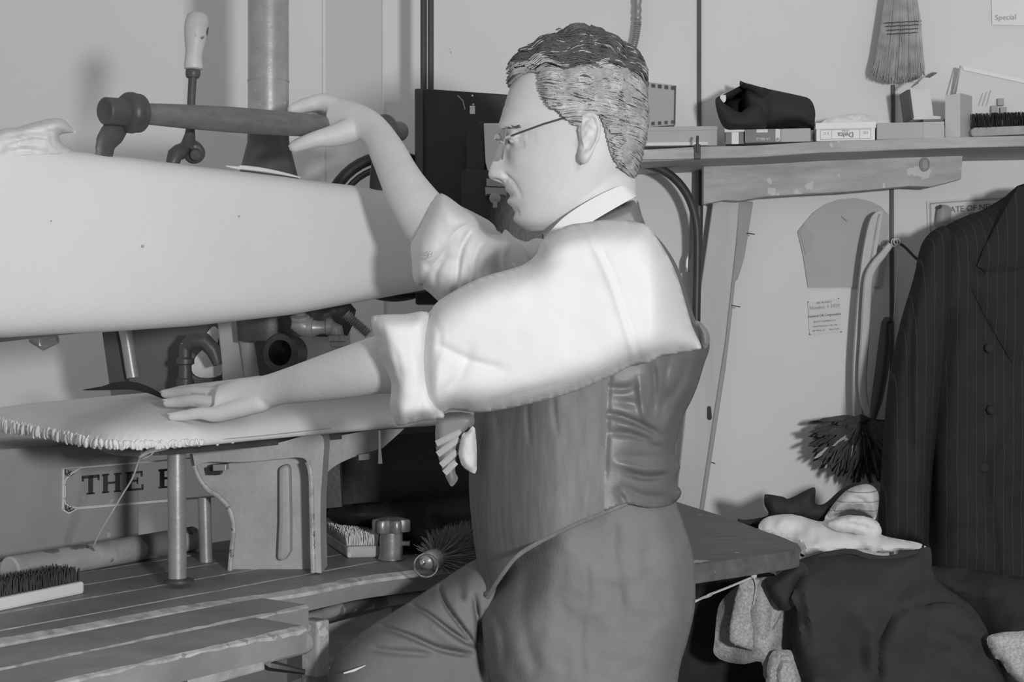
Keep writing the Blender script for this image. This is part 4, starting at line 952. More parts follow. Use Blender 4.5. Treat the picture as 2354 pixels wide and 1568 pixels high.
# under-structure
q = B(); q.box(PW(725, 1500, -.06), EX * .013, EY * .018, (0, 0, .05)); q.box(PW(725, 1620, -.06), EX * .013, EY * .018, (0, 0, .05)); obj('bench_leg', q, M['plank'], bn, smooth=False, bevel=.004)
q = B(); q.tube([PW(700, 1425, -.0), PW(780, 1401, .02), PW(880, 1383, .05), PW(960, 1372, .06)], .0095, 12); obj('front_rail', q, M['pine'], bn)
q = B(); q.tube([PW(600, 1503, -.13), PW(697, 1478, -.12)], .016, 16, round_ends=True); obj('round_stretcher', q, M['plank'], bn)
q = B(); q.hexa([PW(430, 1590, -.21), PW(610, 1540, -.21), PW(610, 1540, -.17), PW(430, 1590, -.17), PW(430, 1560, -.21), PW(600, 1497, -.21), PW(600, 1497, -.17), PW(430, 1560, -.17)]); obj('lower_rail', q, M['plank'], bn, smooth=False, bevel=.003)
q = B(); q.hexa([P(660, 1570, 2.25), P(900, 1480, 2.25), P(900, 1480, 2.3), P(660, 1570, 2.3), P(660, 1460, 2.25), P(900, 1395, 2.25), P(900, 1395, 2.3), P(660, 1460, 2.3)]); obj('rear_rail', q, M['plank'], bn, smooth=False, bevel=.003)
q = B(); q.tube([P(585, 1508, 1.95), P(620, 1530, 1.95), P(700, 1545, 1.97)], [.009, .008, .004], 8); obj('iron_hook', q, M['black'], bn)
for t_, o_ in ((-.2, .4), (.9, .4), (-.25, -.15)):
    q = B(); q.box(W(t_, o_, BZ / 2 - .02), EX * .02, EY * .02, (0, 0, BZ / 2 - .02)); obj('bench_leg', q, M['plank'], bn, smooth=False)
q = B(); q.box(W(.35, .1, BZ - .12), EX * .55, EY * .01, (0, 0, .03)); obj('cross_rail', q, M['slat'], bn, smooth=False)

# --- things on the bench
def on(px, py, z=BZ):      # point on a horizontal plane seen at this picture position
    return P(px, py, (H - z) * F / (py - CY))
r = root('wooden_roller', on(300, 1300), 'thick worn round wooden roller lying on the bench below the lettered plate', 'roller')
a, b_ = on(20, 1345), on(445, 1266); rr = .021
q = B(); q.tube([a + V((0, 0, rr)) + (b_ - a) * k / 14 for k in range(15)], [rr * (1 + .05 * noise.noise(V((k, 0, 0)))) for k in range(15)], 24, round_ends=False); obj('roller_body', q, M['pine'], r, bevel=.003)
r2 = root('loose_string', PW(340, 1040, 0), 'thin pale string hanging slack from the press bed to the bench', 'string')
q = B(); pts = cat([(352, 1028), (330, 1040), (320, 1056), (305, 1098), (280, 1140), (250, 1190), (228, 1228), (214, 1258)], 5)
q.tube([P(x, y, 1.98 + .20 * i / len(pts)) for i, (x, y) in enumerate(pts)], .0013, 6); q.tube([P(322, 1050, 1.98), P(345, 1036, 1.97), P(380, 1030, 1.965), P(395, 1026, 1.98)], [.002, .004, .003, .0015], 7)
q.tube([P(330, 1055, 1.98), P(348, 1045, 1.97), P(360, 1032, 1.97)], .0009, 5); obj('string_line', q, M['string'], r2)
# left bench brush
def brushbox(name, c, e1, e2, hz, wood, label, bris, bh, bm, seed, rows, cols, rad, lean=.0):
    """block centre c (bottom), half vectors e1,e2, height hz; bristles upward"""
    r = root(name, c, label, 'brush'); q = B(); q.box(V(c) + V((0, 0, hz / 2)), e1, e2, (0, 0, hz / 2)); obj('brush_back', q, wood, r, smooth=False, bevel=.004)
    q = B(); rnd = random.Random(seed)
    for i in range(rows):
        for j in range(cols):
            u, v = (i + .5) / rows * 2 - 1, (j + .5) / cols * 2 - 1
            for k in range(3):
                p = V(c) + V(e1) * (u * .95 + rnd.uniform(-.01, .01)) + V(e2) * (v * .92 + rnd.uniform(-.02, .02)) + V((0, 0, hz))
                q.tube([p, p + V((rnd.uniform(-.003, .003) + lean, rnd.uniform(-.003, .003), bh * rnd.uniform(.75, 1.05)))], [rad, rad * .6], 3, caps=False)
    obj('bristles', q, bm, r, kind='stuff'); return r
a = on(195, 1365); e = -(on(195, 1365) - on(20, 1402)).normalized()
pw = V((-e.y, e.x, 0)); pw = pw if pw.y > 0 else -pw
brushbox('bench_brush', a + e * .105 + pw * .025, e * .105, pw * .025, .018, M['paper'], 'pale-backed brush with short dark bristles at the left front of the bench', 0, .022, M['bristled'], 1, 34, 10, .0012)
# white bristled brush
ca = P(735, 1240, 2.44); 
c0, c1_, c2_ = on(800, 1284), on(872, 1282), on(735, 1238)
e1 = (c1_ - c0) / 2 * 1.05; e2 = (c2_ - c0) / 2
brushbox('scrubbing_brush', (c0 + c1_) / 2 + e2, e1, e2, .020, M['plank'], 'grey scrubbing brush with dense white bristles beside the round knob', 0, .020, M['bristlel'], 2, 18, 34, .0011)
# lobed knob fitting
kc = on(897, 1292); kc.y += .02
r = root('lobed_knob', kc, 'metal valve handwheel with round lobes on a cylindrical body standing on the bench', 'valve')
q = B(); q.lathe([(.019, 0), (.0215, .002), (.0205, .006), (.019, .008), (.0188, .046), (.017, .049)], kc, n=28); obj('knob_body', q, M['brass'], r)
q = B(); N = 72; vs = []
prf = [(.7, .046), (.96, .047), (1, .050), (1, .064), (.95, .067), (.5, .070), (.02, .071)]
for s, z in prf:
    for k in range(N):
        a = 2 * math.pi * k / N; rr = .0215 + .0105 * (.5 + .5 * math.cos(6 * a + .5)) ** .6; vs.append(kc + V((math.cos(a) * rr * s, math.sin(a) * rr * s, z)))
fs = [(l * N + k, l * N + (k + 1) % N, (l + 1) * N + (k + 1) % N, (l + 1) * N + k) for l in range(len(prf) - 1) for k in range(N)]; fs += [tuple(reversed(range(N))), tuple((len(prf) - 1) * N + k for k in range(N))]
q.add(vs, fs); obj('lobed_wheel', q, M['brass'], r)
q = B(); q.tube([kc + V((.018, -.004, .028)), kc + V((.028, -.006, .028)), kc + V((.031, -.006, .028))], [.004, .004, .005], 8); obj('side_screw', q, M['brass'], r)
# round brush with ring
bc = on(982, 1320); z0 = BZ
r = root('round_brush', bc, 'round dark bristled brush with metal ferrule and hanging ring at the bench edge', 'brush')
tip = P(981, 1290, 2.16); dirb = V((.55, .78, .04)).normalized()
q = B(); q.lathe([(.0001, -.010), (.006, -.009), (.012, -.004), (.0150, .003), (.0160, .012), (.0145, .040), (.016, .05), (.02, .055)], tip, dirb, 24); obj('brush_ferrule', q, M['steel'], r)
q = B(); q.lathe([(.0035, -.012), (.0055, -.010), (.006, -.008), (.007, -.008), (.008, -.006)], tip, dirb, 16); obj('end_rivet', q, M['chrome'], r)
q = B(); q.torus(P(980, 1300, 2.125), (1, 0, 0), (0, .0, 1), .0176, .0014, 36, 8); obj('hanging_ring', q, M['chrome'], r)
q = B(); rnd = random.Random(8); pu = dirb.cross(V((0, 0, 1))).normalized(); pv = pu.cross(dirb)
for i in range(1500):
    a = rnd.uniform(0, 6.283); u0 = rnd.uniform(.3, 1); ln = rnd.uniform(.035, .06)
    dr = pu * math.cos(a) + pv * math.sin(a); s0 = tip + dirb * rnd.uniform(.02, .12) + dr * .012
    if (s0 + dr * ln * .5).z < BZ + .004: dr = (dr + V((0, 0, .6))).normalized()
    e_ = s0 + dr * ln * .62 + dirb * rnd.uniform(-.0, .02)
    if e_.z < BZ + .002: e_.z = BZ + .002 + rnd.random() * .004
    q.tube([s0, (s0 + e_) / 2 + dirb * .002, e_], [.0008, .0007, .0003], 3, caps=False)
obj('bristles', q, M['ink'], r, kind='stuff')
# dark felt cloth behind
q = B(); inflate(q, [(760, 1168), (850, 1155), (960, 1148), (1110, 1140), (1150, 1180), (1150, 1330), (1010, 1345), (960, 1310), (900, 1230), (800, 1210), (760, 1195)], lambda x, y: 2.48, .10, .04, 40, g=8, noise_amp=.018, noise_sc=60, seed=3)
obj('dark_felt', q, M['dcloth'], label='dark crumpled felt cloth heaped on the bench behind the brushes', cat_='cloth')

# ================================================================ RIGHT SIDE: TABLE, CLOTHES, JACKET
tz = .745
r = root('side_table', P(1640, 1300, 2.35), 'dark worn table top with rounded corner behind the man\'s hip, string tied under it', 'table')
A_ = [on(1480, 1130, tz), on(1545, 1150, tz), on(1680, 1192, tz), on(1815, 1242, tz), on(1835, 1250, tz), on(1838, 1262, tz), on(1815, 1268, tz), on(1700, 1285, tz), on(1590, 1300, tz), on(1450, 1318, tz), on(1400, 1250, tz)]
q = B(); q.prism([V((p.x, p.y, tz - .026)) for p in A_], (0, 0, .026)); tt = obj('table_top', q, M['tabletop'], r, smooth=False, bevel=.004)
q = B(); q.hexa([P(1600, 1340, 2.18), P(1780, 1306, 2.18), P(1780, 1306, 2.24), P(1600, 1340, 2.24), P(1600, 1312, 2.18), P(1780, 1288, 2.18), P(1780, 1288, 2.24), P(1600, 1312, 2.24)]); obj('table_batten', q, M['plank'], r, smooth=False, bevel=.002)
for px, dd in ((1500, 2.26), (1480, 2.5)):
    q = B(); c = P(px, 1300, dd); q.box((c.x, c.y, .36), (.02, 0, 0), (0, .02, 0), (0, 0, .36)); obj('table_leg', q, M['tabletop'], r, smooth=False)
r = root('tied_string', P(1735, 1330, 2.16), 'pale string knotted round the batten under the side table', 'string')
q = B(); q.tube([P(x, y, 2.16) for x, y in cat([(1570, 1400), (1600, 1382), (1630, 1368), (1680, 1348), (1732, 1326)], 4)], .0018, 6); q.ell(P(1733, 1324, 2.158), (.005, 0, 0), (0, 0, .005), (0, .004, 0), 10)
q.tube([P(x, y, 2.16) for x, y in cat([(1733, 1324), (1748, 1312), (1757, 1290)], 4)], .0012, 6); q.tube([P(x, y, 2.155) for x, y in cat([(1733, 1326), (1738, 1350), (1732, 1390)], 4)], .001, 5); q.tube([P(x, y, 2.155) for x, y in cat([(1598, 1380), (1630, 1372), (1640, 1362), (1625, 1368)], 4)], .0008, 5)
obj('string_knot', q, M['string'], r)
q = B(); c0 = P(2000, 1500, 2.4)
r = root('low_bench', (c0.x, 2.5, 0), 'low dark bench hidden under the heap of clothes at the lower right', 'bench')
q = B(); q.box((c0.x + .14, 2.44, .24), (.36, 0, 0), (0, .20, 0), (0, 0, .24)); obj('bench_box', q, M['tabletop'], r, smooth=False)
# clothes heap
def cloth(name, outline, d, hf, hb, wd, m, label, cat_, parent=None, **kw):
    q = B(); inflate(q, outline, d, hf, hb, wd, **kw); return obj(name, q, m, parent, label=label, cat_=cat_) if parent is None else obj(name, q, m, parent)
cloth('tweed_garment', [(1742, 1328), (1700, 1345), (1668, 1370), (1650, 1400), (1643, 1470), (1641, 1502), (1665, 1520), (1710, 1527), (1750, 1522), (1762, 1568), (1840, 1600), (1880, 1500), (1880, 1380), (1830, 1330)], lambda x, y: 2.2 + .03 * math.sin(x * .035), .020, .03, 12, M['tweed'],
      'light tweed garment hanging down under the side table beside the charcoal trousers', 'garment', g=7, noise_amp=.006, noise_sc=60,
      creases=[([(1698, 1345), (1685, 1410), (1677, 1472)], 4, .010), ([(1677, 1478), (1710, 1492), (1745, 1498)], 3.5, .014), ([(1650, 1503), (1710, 1504), (1760, 1500)], 4, .010), ([(1760, 1520), (1790, 1490), (1810, 1470)], 5, .012), ([(1790, 1380), (1780, 1430), (1750, 1490)], 6, .008), ([(1796, 1392), (1775, 1376)], 4, .02)])
cloth('tweed_cuff', [(1768, 1510), (1800, 1494), (1826, 1500), (1836, 1530), (1840, 1620), (1765, 1620)], 2.14, .016, .03, 9, M['tweed'], 'small rolled tweed sleeve end at the bottom of the clothes heap', 'garment', g=6,
      creases=[([(1785, 1600), (1784, 1540), (1800, 1515), (1830, 1520)], 4, .02)])
cloth('charcoal_trousers', [(1830, 1290), (1900, 1268), (1955, 1262), (1990, 1272), (2040, 1278), (2110, 1262), (2140, 1262), (2150, 1330), (2230, 1390), (2270, 1450), (2290, 1520), (2300, 1640), (1900, 1640), (1845, 1560), (1820, 1480), (1826, 1400), (1796, 1402), (1812, 1350), (1822, 1310)], lambda x, y: 2.20 - .07 * sm(1250, 1420, y) + .05 * sm(2050, 2280, x), .035, .08, 24, M['mcloth'],
      'charcoal wool trousers folded over the clothes heap in the lower right corner', 'trousers', g=9, noise_amp=.016, noise_sc=110, seed=5,
      creases=[([(1830, 1340), (1842, 1400), (1855, 1468)], 5, .02), ([(2190, 1385), (2120, 1390), (2050, 1410)], 6, .016), ([(2050, 1415), (2022, 1470), (2018, 1568)], 5, .016), ([(1840, 1330), (1900, 1290), (1980, 1276)], 4, .012), ([(2170, 1452), (2230, 1490), (2262, 1508)], 4, .010), ([(2140, 1300), (2060, 1370), (2000, 1450)], 26, .014), ([(1900, 1400), (1960, 1480), (1980, 1560)], 30, .012)])
cloth('dark_lining_edge', [(1790, 1320), (1840, 1290), (1860, 1320), (1830, 1340), (1822, 1395), (1792, 1400), (1760, 1345)], 2.13, .02, .02, 12, M['mcloth'], 'narrow dark strip of cloth falling in front of the white shirt edge', 'cloth', g=6)
cloth('white_shirt', [(1745, 1205), (1765, 1188), (1820, 1182), (1880, 1198), (1905, 1195), (1950, 1185), (2000, 1190), (2022, 1205), (2025, 1228), (2060, 1238), (2112, 1248), (2130, 1262), (2070, 1264), (2030, 1272), (1985, 1262), (1960, 1262), (1870, 1272), (1830, 1290), (1792, 1328), (1782, 1300), (1800, 1292), (1835, 1282), (1838, 1256), (1790, 1232), (1750, 1220)], lambda x, y: 2.44 - .10 * sm(1185, 1300, y), .024, .05, 13, M['shirt'],
      'white shirt lying rumpled on top of the clothes heap', 'shirt', g=6, noise_amp=.010, noise_sc=34, seed=8, creases=[([(1900, 1200), (1950, 1215), (2010, 1225)], 8, .010), ([(1960, 1200), (1990, 1208), (2010, 1220)], 4, .008), ([(1790, 1215), (1850, 1222)], 10, .006)])
cloth('dark_coat_collar', [(1757, 1142), (1762, 1136), (1800, 1142), (1815, 1146), (1866, 1121), (1875, 1128), (1874, 1156), (1895, 1158), (1930, 1128), (1960, 1112), (1985, 1110), (1975, 1130), (1930, 1160), (1890, 1200), (1840, 1196), (1770, 1192), (1740, 1215), (1700, 1206), (1697, 1192), (1712, 1195), (1765, 1185), (1757, 1160)], 2.50, .03, .05, 10, M['mcloth'],
      'dark coat with upturned notched collar crumpled at the top of the clothes heap', 'coat', g=5, noise_amp=.006, noise_sc=30, creases=[([(1768, 1142), (1770, 1170), (1785, 1185)], 4, .012)])
cloth('striped_sleeve', [(1895, 1196), (1915, 1160), (1945, 1128), (1975, 1115), (2000, 1114), (2018, 1130), (2020, 1160), (2012, 1195), (2000, 1185), (1960, 1172), (1930, 1180)], 2.45, .035, .04, 14, M['lining'], 'light striped sleeve lining curling out of the clothes heap under the feathers', 'sleeve', g=5,
      creases=[([(1920, 1150), (1960, 1145), (1990, 1155), (2000, 1180)], 4, .010), ([(1990, 1112), (2000, 1150), (1998, 1185)], 3, .006), ([(1940, 1172), (1975, 1166), (2000, 1172)], 4, .02)])
cloth('light_sleeve_end', [(2268, 1470), (2290, 1456), (2340, 1452), (2400, 1460), (2400, 1600), (2330, 1560), (2300, 1520), (2284, 1510)], 2.08, .018, .03, 8, M['tweed'], 'light tweed sleeve end at the lower right edge of the heap', 'garment', g=6, creases=[([(2310, 1490), (2296, 1510)], 4, .01)])
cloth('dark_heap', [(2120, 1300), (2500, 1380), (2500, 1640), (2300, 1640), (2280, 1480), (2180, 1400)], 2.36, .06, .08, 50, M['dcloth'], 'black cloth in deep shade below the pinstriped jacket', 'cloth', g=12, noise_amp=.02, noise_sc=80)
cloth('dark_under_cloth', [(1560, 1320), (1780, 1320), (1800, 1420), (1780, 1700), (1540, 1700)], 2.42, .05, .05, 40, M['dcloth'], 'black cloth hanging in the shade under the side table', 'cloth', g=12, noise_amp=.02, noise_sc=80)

_tw = [o for o in bpy.data.objects if o.name == 'tweed_garment'][0]; _tr = [o for o in bpy.data.objects if o.name == 'charcoal_trousers'][0]; _sh = [o for o in bpy.data.objects if o.name == 'white_shirt'][0]
q = B(); inflate(q, [(1700, 1342), (1735, 1330), (1765, 1340), (1800, 1390), (1790, 1425), (1765, 1470), (1745, 1499), (1710, 1490), (1676, 1474), (1682, 1410)], 2.165, .006, .012, 5, g=5, curve=2, noise_amp=.003, noise_sc=40, creases=[([(1735, 1398), (1760, 1425), (1764, 1470)], 5, .004)]); obj('turned_lapel', q, M['tweed'], _tw, auto=False)
q = B(); inflate(q, [(2024, 1640), (2022, 1480), (2050, 1414), (2120, 1390), (2195, 1386), (2250, 1430), (2285, 1500), (2300, 1640)], 2.125, .022, .03, 18, g=7, noise_amp=.008, noise_sc=60, creases=[([(2170, 1452), (2230, 1490), (2262, 1508)], 5, .006), ([(2120, 1420), (2100, 1500), (2090, 1568)], 14, .006)]); obj('trouser_leg_fold', q, M['mcloth'], _tr, auto=False)
q = B(); q.tube([P(x, y, z_) for x, y, z_ in cat([(1845, 1300, 2.19), (1900, 1276, 2.185), (1955, 1268, 2.18), (1990, 1278, 2.18), (2040, 1284, 2.18), (2110, 1268, 2.18)], 5)], .0045, 8, flat=.5); obj('waistband_edge', q, M['mcloth'], _tr)
q = B(); q.tube([P(x, y, 2.115) for x, y in ((2060, 1500), (2061, 1502))], .005, 10); obj('fly_button', q, M['iron'], _tr)
q = B(); inflate(q, [(1900, 1205), (1935, 1190), (1985, 1186), (2020, 1204), (2026, 1228), (2000, 1240), (1960, 1226), (1925, 1222)], 2.39, .016, .02, 7, g=4, noise_amp=.006, noise_sc=18, creases=[([(1935, 1205), (1975, 1208), (2010, 1220)], 4, .008)]); obj('shirt_collar', q, M['shirt'], _sh, auto=False)

# pinstriped jacket hanging at right
jk = root('pinstripe_jacket', P(2250, 500, 2.6), 'dark pinstriped suit jacket hanging at the right edge of the picture', 'jacket')
jd = lambda x, y: 2.60
q = B(); inflate(q, [(2150, 540), (2200, 505), (2260, 482), (2310, 452), (2360, 420), (2480, 430), (2560, 480), (2640, 900), (2640, 1400), (2520, 1440), (2310, 1402), (2220, 1375), (2140, 1330), (2135, 1250), (2138, 1120), (2130, 1000), (2120, 800), (2120, 620)], jd, .085, .09, 90, g=7, noise_amp=.007, noise_sc=120,
                 creases=[([(2310, 1000), (2270, 1090), (2290, 1250), (2304, 1400)], 7, .009), ([(2190, 700), (2170, 860), (2150, 1000)], 16, .010), ([(2160, 1110), (2185, 1118), (2196, 1085)], 5, .003), ([(2246, 700), (2290, 780), (2320, 830)], 5, .003)])
jb = obj('jacket_body', q, M['suit'], jk)
q = B(); inflate(q, [(2122, 555), (2145, 530), (2178, 520), (2200, 560), (2196, 700), (2180, 820), (2160, 950), (2142, 1100), (2136, 1240), (2136, 1262), (2070, 1250), (2020, 1240), (2024, 1120), (2032, 980), (2045, 860), (2070, 740), (2100, 640), (2110, 590)], 2.545, .055, .06, 46, g=6, noise_amp=.005, noise_sc=80,
                 creases=[([(2098, 700), (2092, 900), (2100, 1050)], 6, .010), ([(2108, 600), (2098, 720)], 5, .008)])
obj('jacket_sleeve', q, M['suit'], jk)
q = B(); inflate(q, [(2262, 560), (2300, 540), (2420, 500), (2440, 760), (2330, 840), (2260, 720), (2222, 640), (2262, 625), (2246, 610)], 2.512, .008, .012, 10, g=9, curve=1); obj('lapel', q, M['suit'], jk)
q = B(); inflate(q, [(2246, 612), (2262, 570), (2300, 500), (2340, 430), (2420, 420), (2440, 560), (2360, 620), (2290, 632)], 2.505, .010, .014, 10, g=9, curve=1); obj('jacket_collar', q, M['suit'], jk)
for px, py, dd in ((2275, 800, 2.488), (2280, 942, 2.488), (2262, 1075, 2.50)):
    q = B(); q.lathe([(.0001, -.003), (.007, -.003), (.0088, -.001), (.0088, .002), (.006, .003)], P(px, py, dd + .018), (0, 1, 0), 16); obj('button', q, M['dcloth'], jk)
q = B(); q.tube([P(2140, 960, 2.56), P(2133, 1060, 2.56), P(2131, 1230, 2.56)], .0022, 6, flat=.4); obj('pale_lining_edge', q, M['shirt'], jk)
# ================================================================ THE MAN
HD = 1.85
mp = P(1400, 784, HD)
man = root('person', (mp.x, mp.y, 0), 'grey-haired man in spectacles, white shirt with rolled sleeves and dark waistcoat', 'person')
SEC = [(108, 1292, 1372, .020), (114, 1265, 1398, .034), (124, 1238, 1420, .046), (145, 1204, 1446, .059), (180, 1180, 1463, .068), (220, 1166, 1470, .0735), (260, 1154, 1473, .0760), (288, 1146, 1471, .0760), (300, 1144, 1470, .0755),
       (312, 1150, 1468, .075), (330, 1158, 1464, .0735), (360, 1163, 1458, .0715), (390, 1166, 1450, .069), (415, 1168, 1438, .066), (440, 1171, 1420, .063), (460, 1174, 1400, .060),
       (485, 1181, 1372, .055), (503, 1184, 1345, .049), (518, 1192, 1315, .041), (528, 1206, 1290, .030), (534, 1222, 1268, .016)]
NOSE = [(296, 0), (312, 3), (322, 8), (335, 15), (350, 24), (368, 33), (385, 41), (398, 46), (406, 46), (413, 40), (419, 24), (425, 8), (432, 1), (440, 0)]
def hsec(py):
    ys = [s[0] for s in SEC]; i = max(0, min(len(SEC) - 2, int(np.searchsorted(ys, py)) - 1)); a, b_ = SEC[i], SEC[i + 1]
    f = max(0, min(1, (py - a[0]) / (b_[0] - a[0]))); return [a[k] + (b_[k] - a[k]) * f for k in (1, 2, 3)]
def hsmooth(py):
    acc = [0, 0, 0]; 
    for dy, w_ in ((-7, .2), (-3, .25), (0, .1), (3, .25), (7, .2)):
        s = hsec(max(108, min(534, py + dy)));
        for k in range(3): acc[k] += s[k] * w_
    return acc
PXM = HD / F
def hpoint(py, th, grow=0.):
    xf, xb, hw = hsmooth(py); xc = xf + (xb - xf) * .60; c, s_ = math.cos(th), math.sin(th)
    e = 2 / 2.25
    cc = math.copysign(abs(c) ** e, c); ss = math.copysign(abs(s_) ** e, s_)
    y = hw * ss; x = xc - (xc - xf) * cc if c > 0 else xc - (xb - xc) * cc
    if c > 0:   # the face narrows in front
        y *= 1 - .12 * c * sm(260, 330, py)
        x -= lerp_tab(NOSE, py) * math.exp(-(y / (.0085 + .009 * sm(360, 400, py))) ** 2) * (1 - .0)
        x -= 9 * math.exp(-((py - 436) / 8) ** 2) * math.exp(-(y / .020) ** 2) + 12 * math.exp(-((py - 464) / 8) ** 2) * math.exp(-(y / .019) ** 2)
        x += 4 * math.exp(-((py - 450) / 4) ** 2) * math.exp(-(y / .026) ** 2)
        x -= 6 * math.exp(-((py - 506) / 10) ** 2) * math.exp(-(y / .017) ** 2)
        x -= 5 * math.exp(-((py - 296) / 9) ** 2) * math.exp(-((abs(y) - .022) / .024) ** 2)
        x += 13 * math.exp(-((py - 326) / 15) ** 2) * math.exp(-((abs(y) - .031) / .012) ** 2)
        x -= 6 * math.exp(-((py - 372) / 26) ** 2) * math.exp(-((abs(y) - .038) / .016) ** 2)
        x -= 6 * math.exp(-((py - 404) / 9) ** 2) * math.exp(-((abs(y) - .013) / .006) ** 2)
    p = P(x, py, HD); p = V((p.x, HD - y, p.z))
    return p
def headgrid(y0, y1, ny, nt):
    return [[hpoint(y0 + (y1 - y0) * i / ny, 2 * math.pi * (k / nt)) for k in range(nt)] for i in range(ny + 1)]
b = B()
g = headgrid(108, 534, 150, 120); NT_ = 120; vs = [p for row in g for p in row]
fs = [(i * NT_ + k, i * NT_ + (k + 1) % NT_, (i + 1) * NT_ + (k + 1) % NT_, (i + 1) * NT_ + k) for i in range(150) for k in range(NT_)] + [tuple(range(NT_)), tuple(150 * NT_ + k for k in range(NT_))]
b.add(vs, fs)
# eyelid mounds
for s_ in (-1, 1):
    c = P(1183, 323, HD); c.y = HD - s_ * .031; b.ell(c, (.010, 0, 0), (0, .0145, 0), (0, 0, .0085), 16)
# neck and jaw
b.rings([(1300, 500, 1462, 300, HD, .050), (1262, 520, 1463, 350, HD, .056), (1250, 545, 1464, 405, HD, .058), (1248, 590, 1464, 450, HD, .060), (1240, 660, 1470, 540, HD, .070), (1250, 760, 1500, 660, HD, .085)], 32, sub=5)
b.rings([(1205, 515, 1215, 440, HD, .030), (1262, 524, 1260, 400, HD, .055), (1310, 510, 1300, 360, HD, .063), (1350, 470, 1345, 330, HD, .066), (1385, 440, 1385, 320, HD, .062)], 24, sub=4)
# ears
for s_ in (-1, 1):
    e = B(); inflate(e, [(1322, 300), (1328, 285), (1345, 278), (1362, 286), (1372, 310), (1370, 340), (1360, 362), (1350, 384), (1340, 398), (1326, 395), (1321, 375), (1325, 350), (1320, 325)], 1.768, .008, .010, 8, g=3,
                     creases=[([(1330, 312), (1340, 296), (1354, 300), (1360, 322), (1354, 346), (1344, 362)], 3.2, .0060), ([(1337, 340), (1342, 352), (1338, 366)], 5, .0075)])
    vv = []
    for p in e.v:
        y = p[1] - .012 * ((p[0] - P(1322, 0, 1.768).x) / .03)      # rear edge stands off the head
        if s_ < 0: y = 2 * HD - y
        k = HD / 1.768; vv.append(((p[0]) * k, y, H + (p[2] - H) * k))
    n0 = len(b.v); b.add(vv, e.f if s_ > 0 else [tuple(reversed(f)) for f in e.f])
    b.rings([(1330, 300, 1330, 392, HD - s_ * .066, .010), (1350, 300, 1350, 372, HD - s_ * .066, .012)], 12, sub=3)
# torso, hips, legs under the clothes
b.rings([(1290, 580, 1440, 560, HD, .07), (1240, 650, 1500, 640, HD, .095), (1190, 780, 1550, 760, HD, .098), (1180, 950, 1530, 930, HD, .085), (1180, 1120, 1510, 1120, HD, .080), (1200, 1250, 1520, 1250, HD, .085), (1220, 1380, 1510, 1380, HD, .085)], 32, sub=4)
b.rings([(1220, 1330, 1510, 1340, 1.86, .08), (1230, 1500, 1480, 1500, 1.86, .07), (1260, 1750, 1450, 1750, 1.84, .06), (1290, 1980, 1420, 1980, 1.83, .05), (1300, 2200, 1430, 2200, 1.82, .045), (1310, 2480, 1400, 2480, 1.82, .036), (1300, 2560, 1410, 2560, 1.82, .036)], 20, sub=4)
b.rings([(1290, 1400, 1330, 1540, 1.96, .06), (1120, 1460, 1160, 1580, 1.99, .045), (940, 1520, 960, 1660, 1.99, .045), (860, 1590, 900, 1690, 1.98, .045), (830, 1720, 960, 1700, 1.98, .055), (850, 1960, 990, 1960, 1.98, .052), (890, 2300, 970, 2300, 1.98, .036), (880, 2400, 980, 2400, 1.98, .036)], 20, sub=4)
# near arm
b.rings([(1440, 560, 1500, 740, 1.76, .06), (1300, 640, 1340, 820, 1.74, .052), (1120, 720, 1140, 880, 1.73, .047), (980, 760, 985, 910, 1.735, .045), (880, 768, 884, 905, 1.745, .040), (800, 793, 802, 916, 1.775, .037), (700, 830, 702, 926, 1.83, .031), (640, 852, 644, 932, 1.875, .027), (600, 864, 606, 945, 1.90, .028), (550, 870, 552, 962, 1.93, .034), (505, 884, 506, 960, 1.948, .040)], 28, sub=5)
def finger(pts, r): b.tube([P(*p) for p in cat(pts, 4)], [c for c, in cat([(x,) for x in r], 4)], 14, round_ends=True)
# near hand fingers (little, ring, middle, index) and thumb
finger([(600, 925, 1.885), (505, 951, 1.905), (460, 950, 1.915), (425, 955, 1.925), (396, 958, 1.93)], [.014, .0115, .0085, .0080, .0065])
finger([(600, 908, 1.895), (498, 926, 1.935), (450, 921, 1.955), (415, 924, 1.975), (385, 926, 1.985)], [.015, .0120, .0092, .0086, .0070])
finger([(600, 895, 1.91), (498, 908, 1.965), (445, 902, 1.995), (410, 904, 2.02), (380, 905, 2.035)], [.015, .0122, .0095, .0088, .0072])
finger([(600, 888, 1.93), (505, 895, 1.995), (455, 896, 2.03), (415, 900, 2.05), (392, 903, 2.06)], [.015, .0122, .0095, .0088, .0070])
finger([(610, 890, 1.92), (575, 895, 1.975), (540, 905, 2.01), (505, 912, 2.035), (480, 914, 2.05)], [.013, .013, .011, .0095, .008])
# far arm
b.rings([(1200, 560, 1260, 700, 2.00, .055), (1100, 560, 1130, 680, 2.03, .05), (1010, 600, 1080, 520, 2.05, .045), (948, 562, 1022, 458, 2.08, .043), (893, 468, 966, 392, 2.11, .037), (858, 380, 920, 318, 2.15, .030), (830, 322, 872, 262, 2.19, .024), (790, 328, 812, 232, 2.215, .023), (745, 318, 760, 222, 2.235, .021)], 26, sub=5)
finger([(800, 262, 2.225), (748, 236, 2.235), (712, 240, 2.232), (690, 246, 2.232), (674, 252, 2.230)], [0.0192, 0.0150, 0.0122, 0.0110, 0.0094])
finger([(800, 262, 2.24), (748, 240, 2.26), (714, 246, 2.268), (698, 268, 2.275), (704, 296, 2.268)], [0.0192, 0.0150, 0.0120, 0.0108, 0.0090])
finger([(800, 275, 2.24), (760, 252, 2.275), (730, 254, 2.288), (714, 280, 2.29), (720, 306, 2.275)], [0.0192, 0.0144, 0.0118, 0.0106, 0.0090])
finger([(800, 290, 2.24), (775, 268, 2.275), (752, 274, 2.288), (740, 300, 2.28), (746, 326, 2.235)], [0.0180, 0.0132, 0.0106, 0.0096, 0.0086])
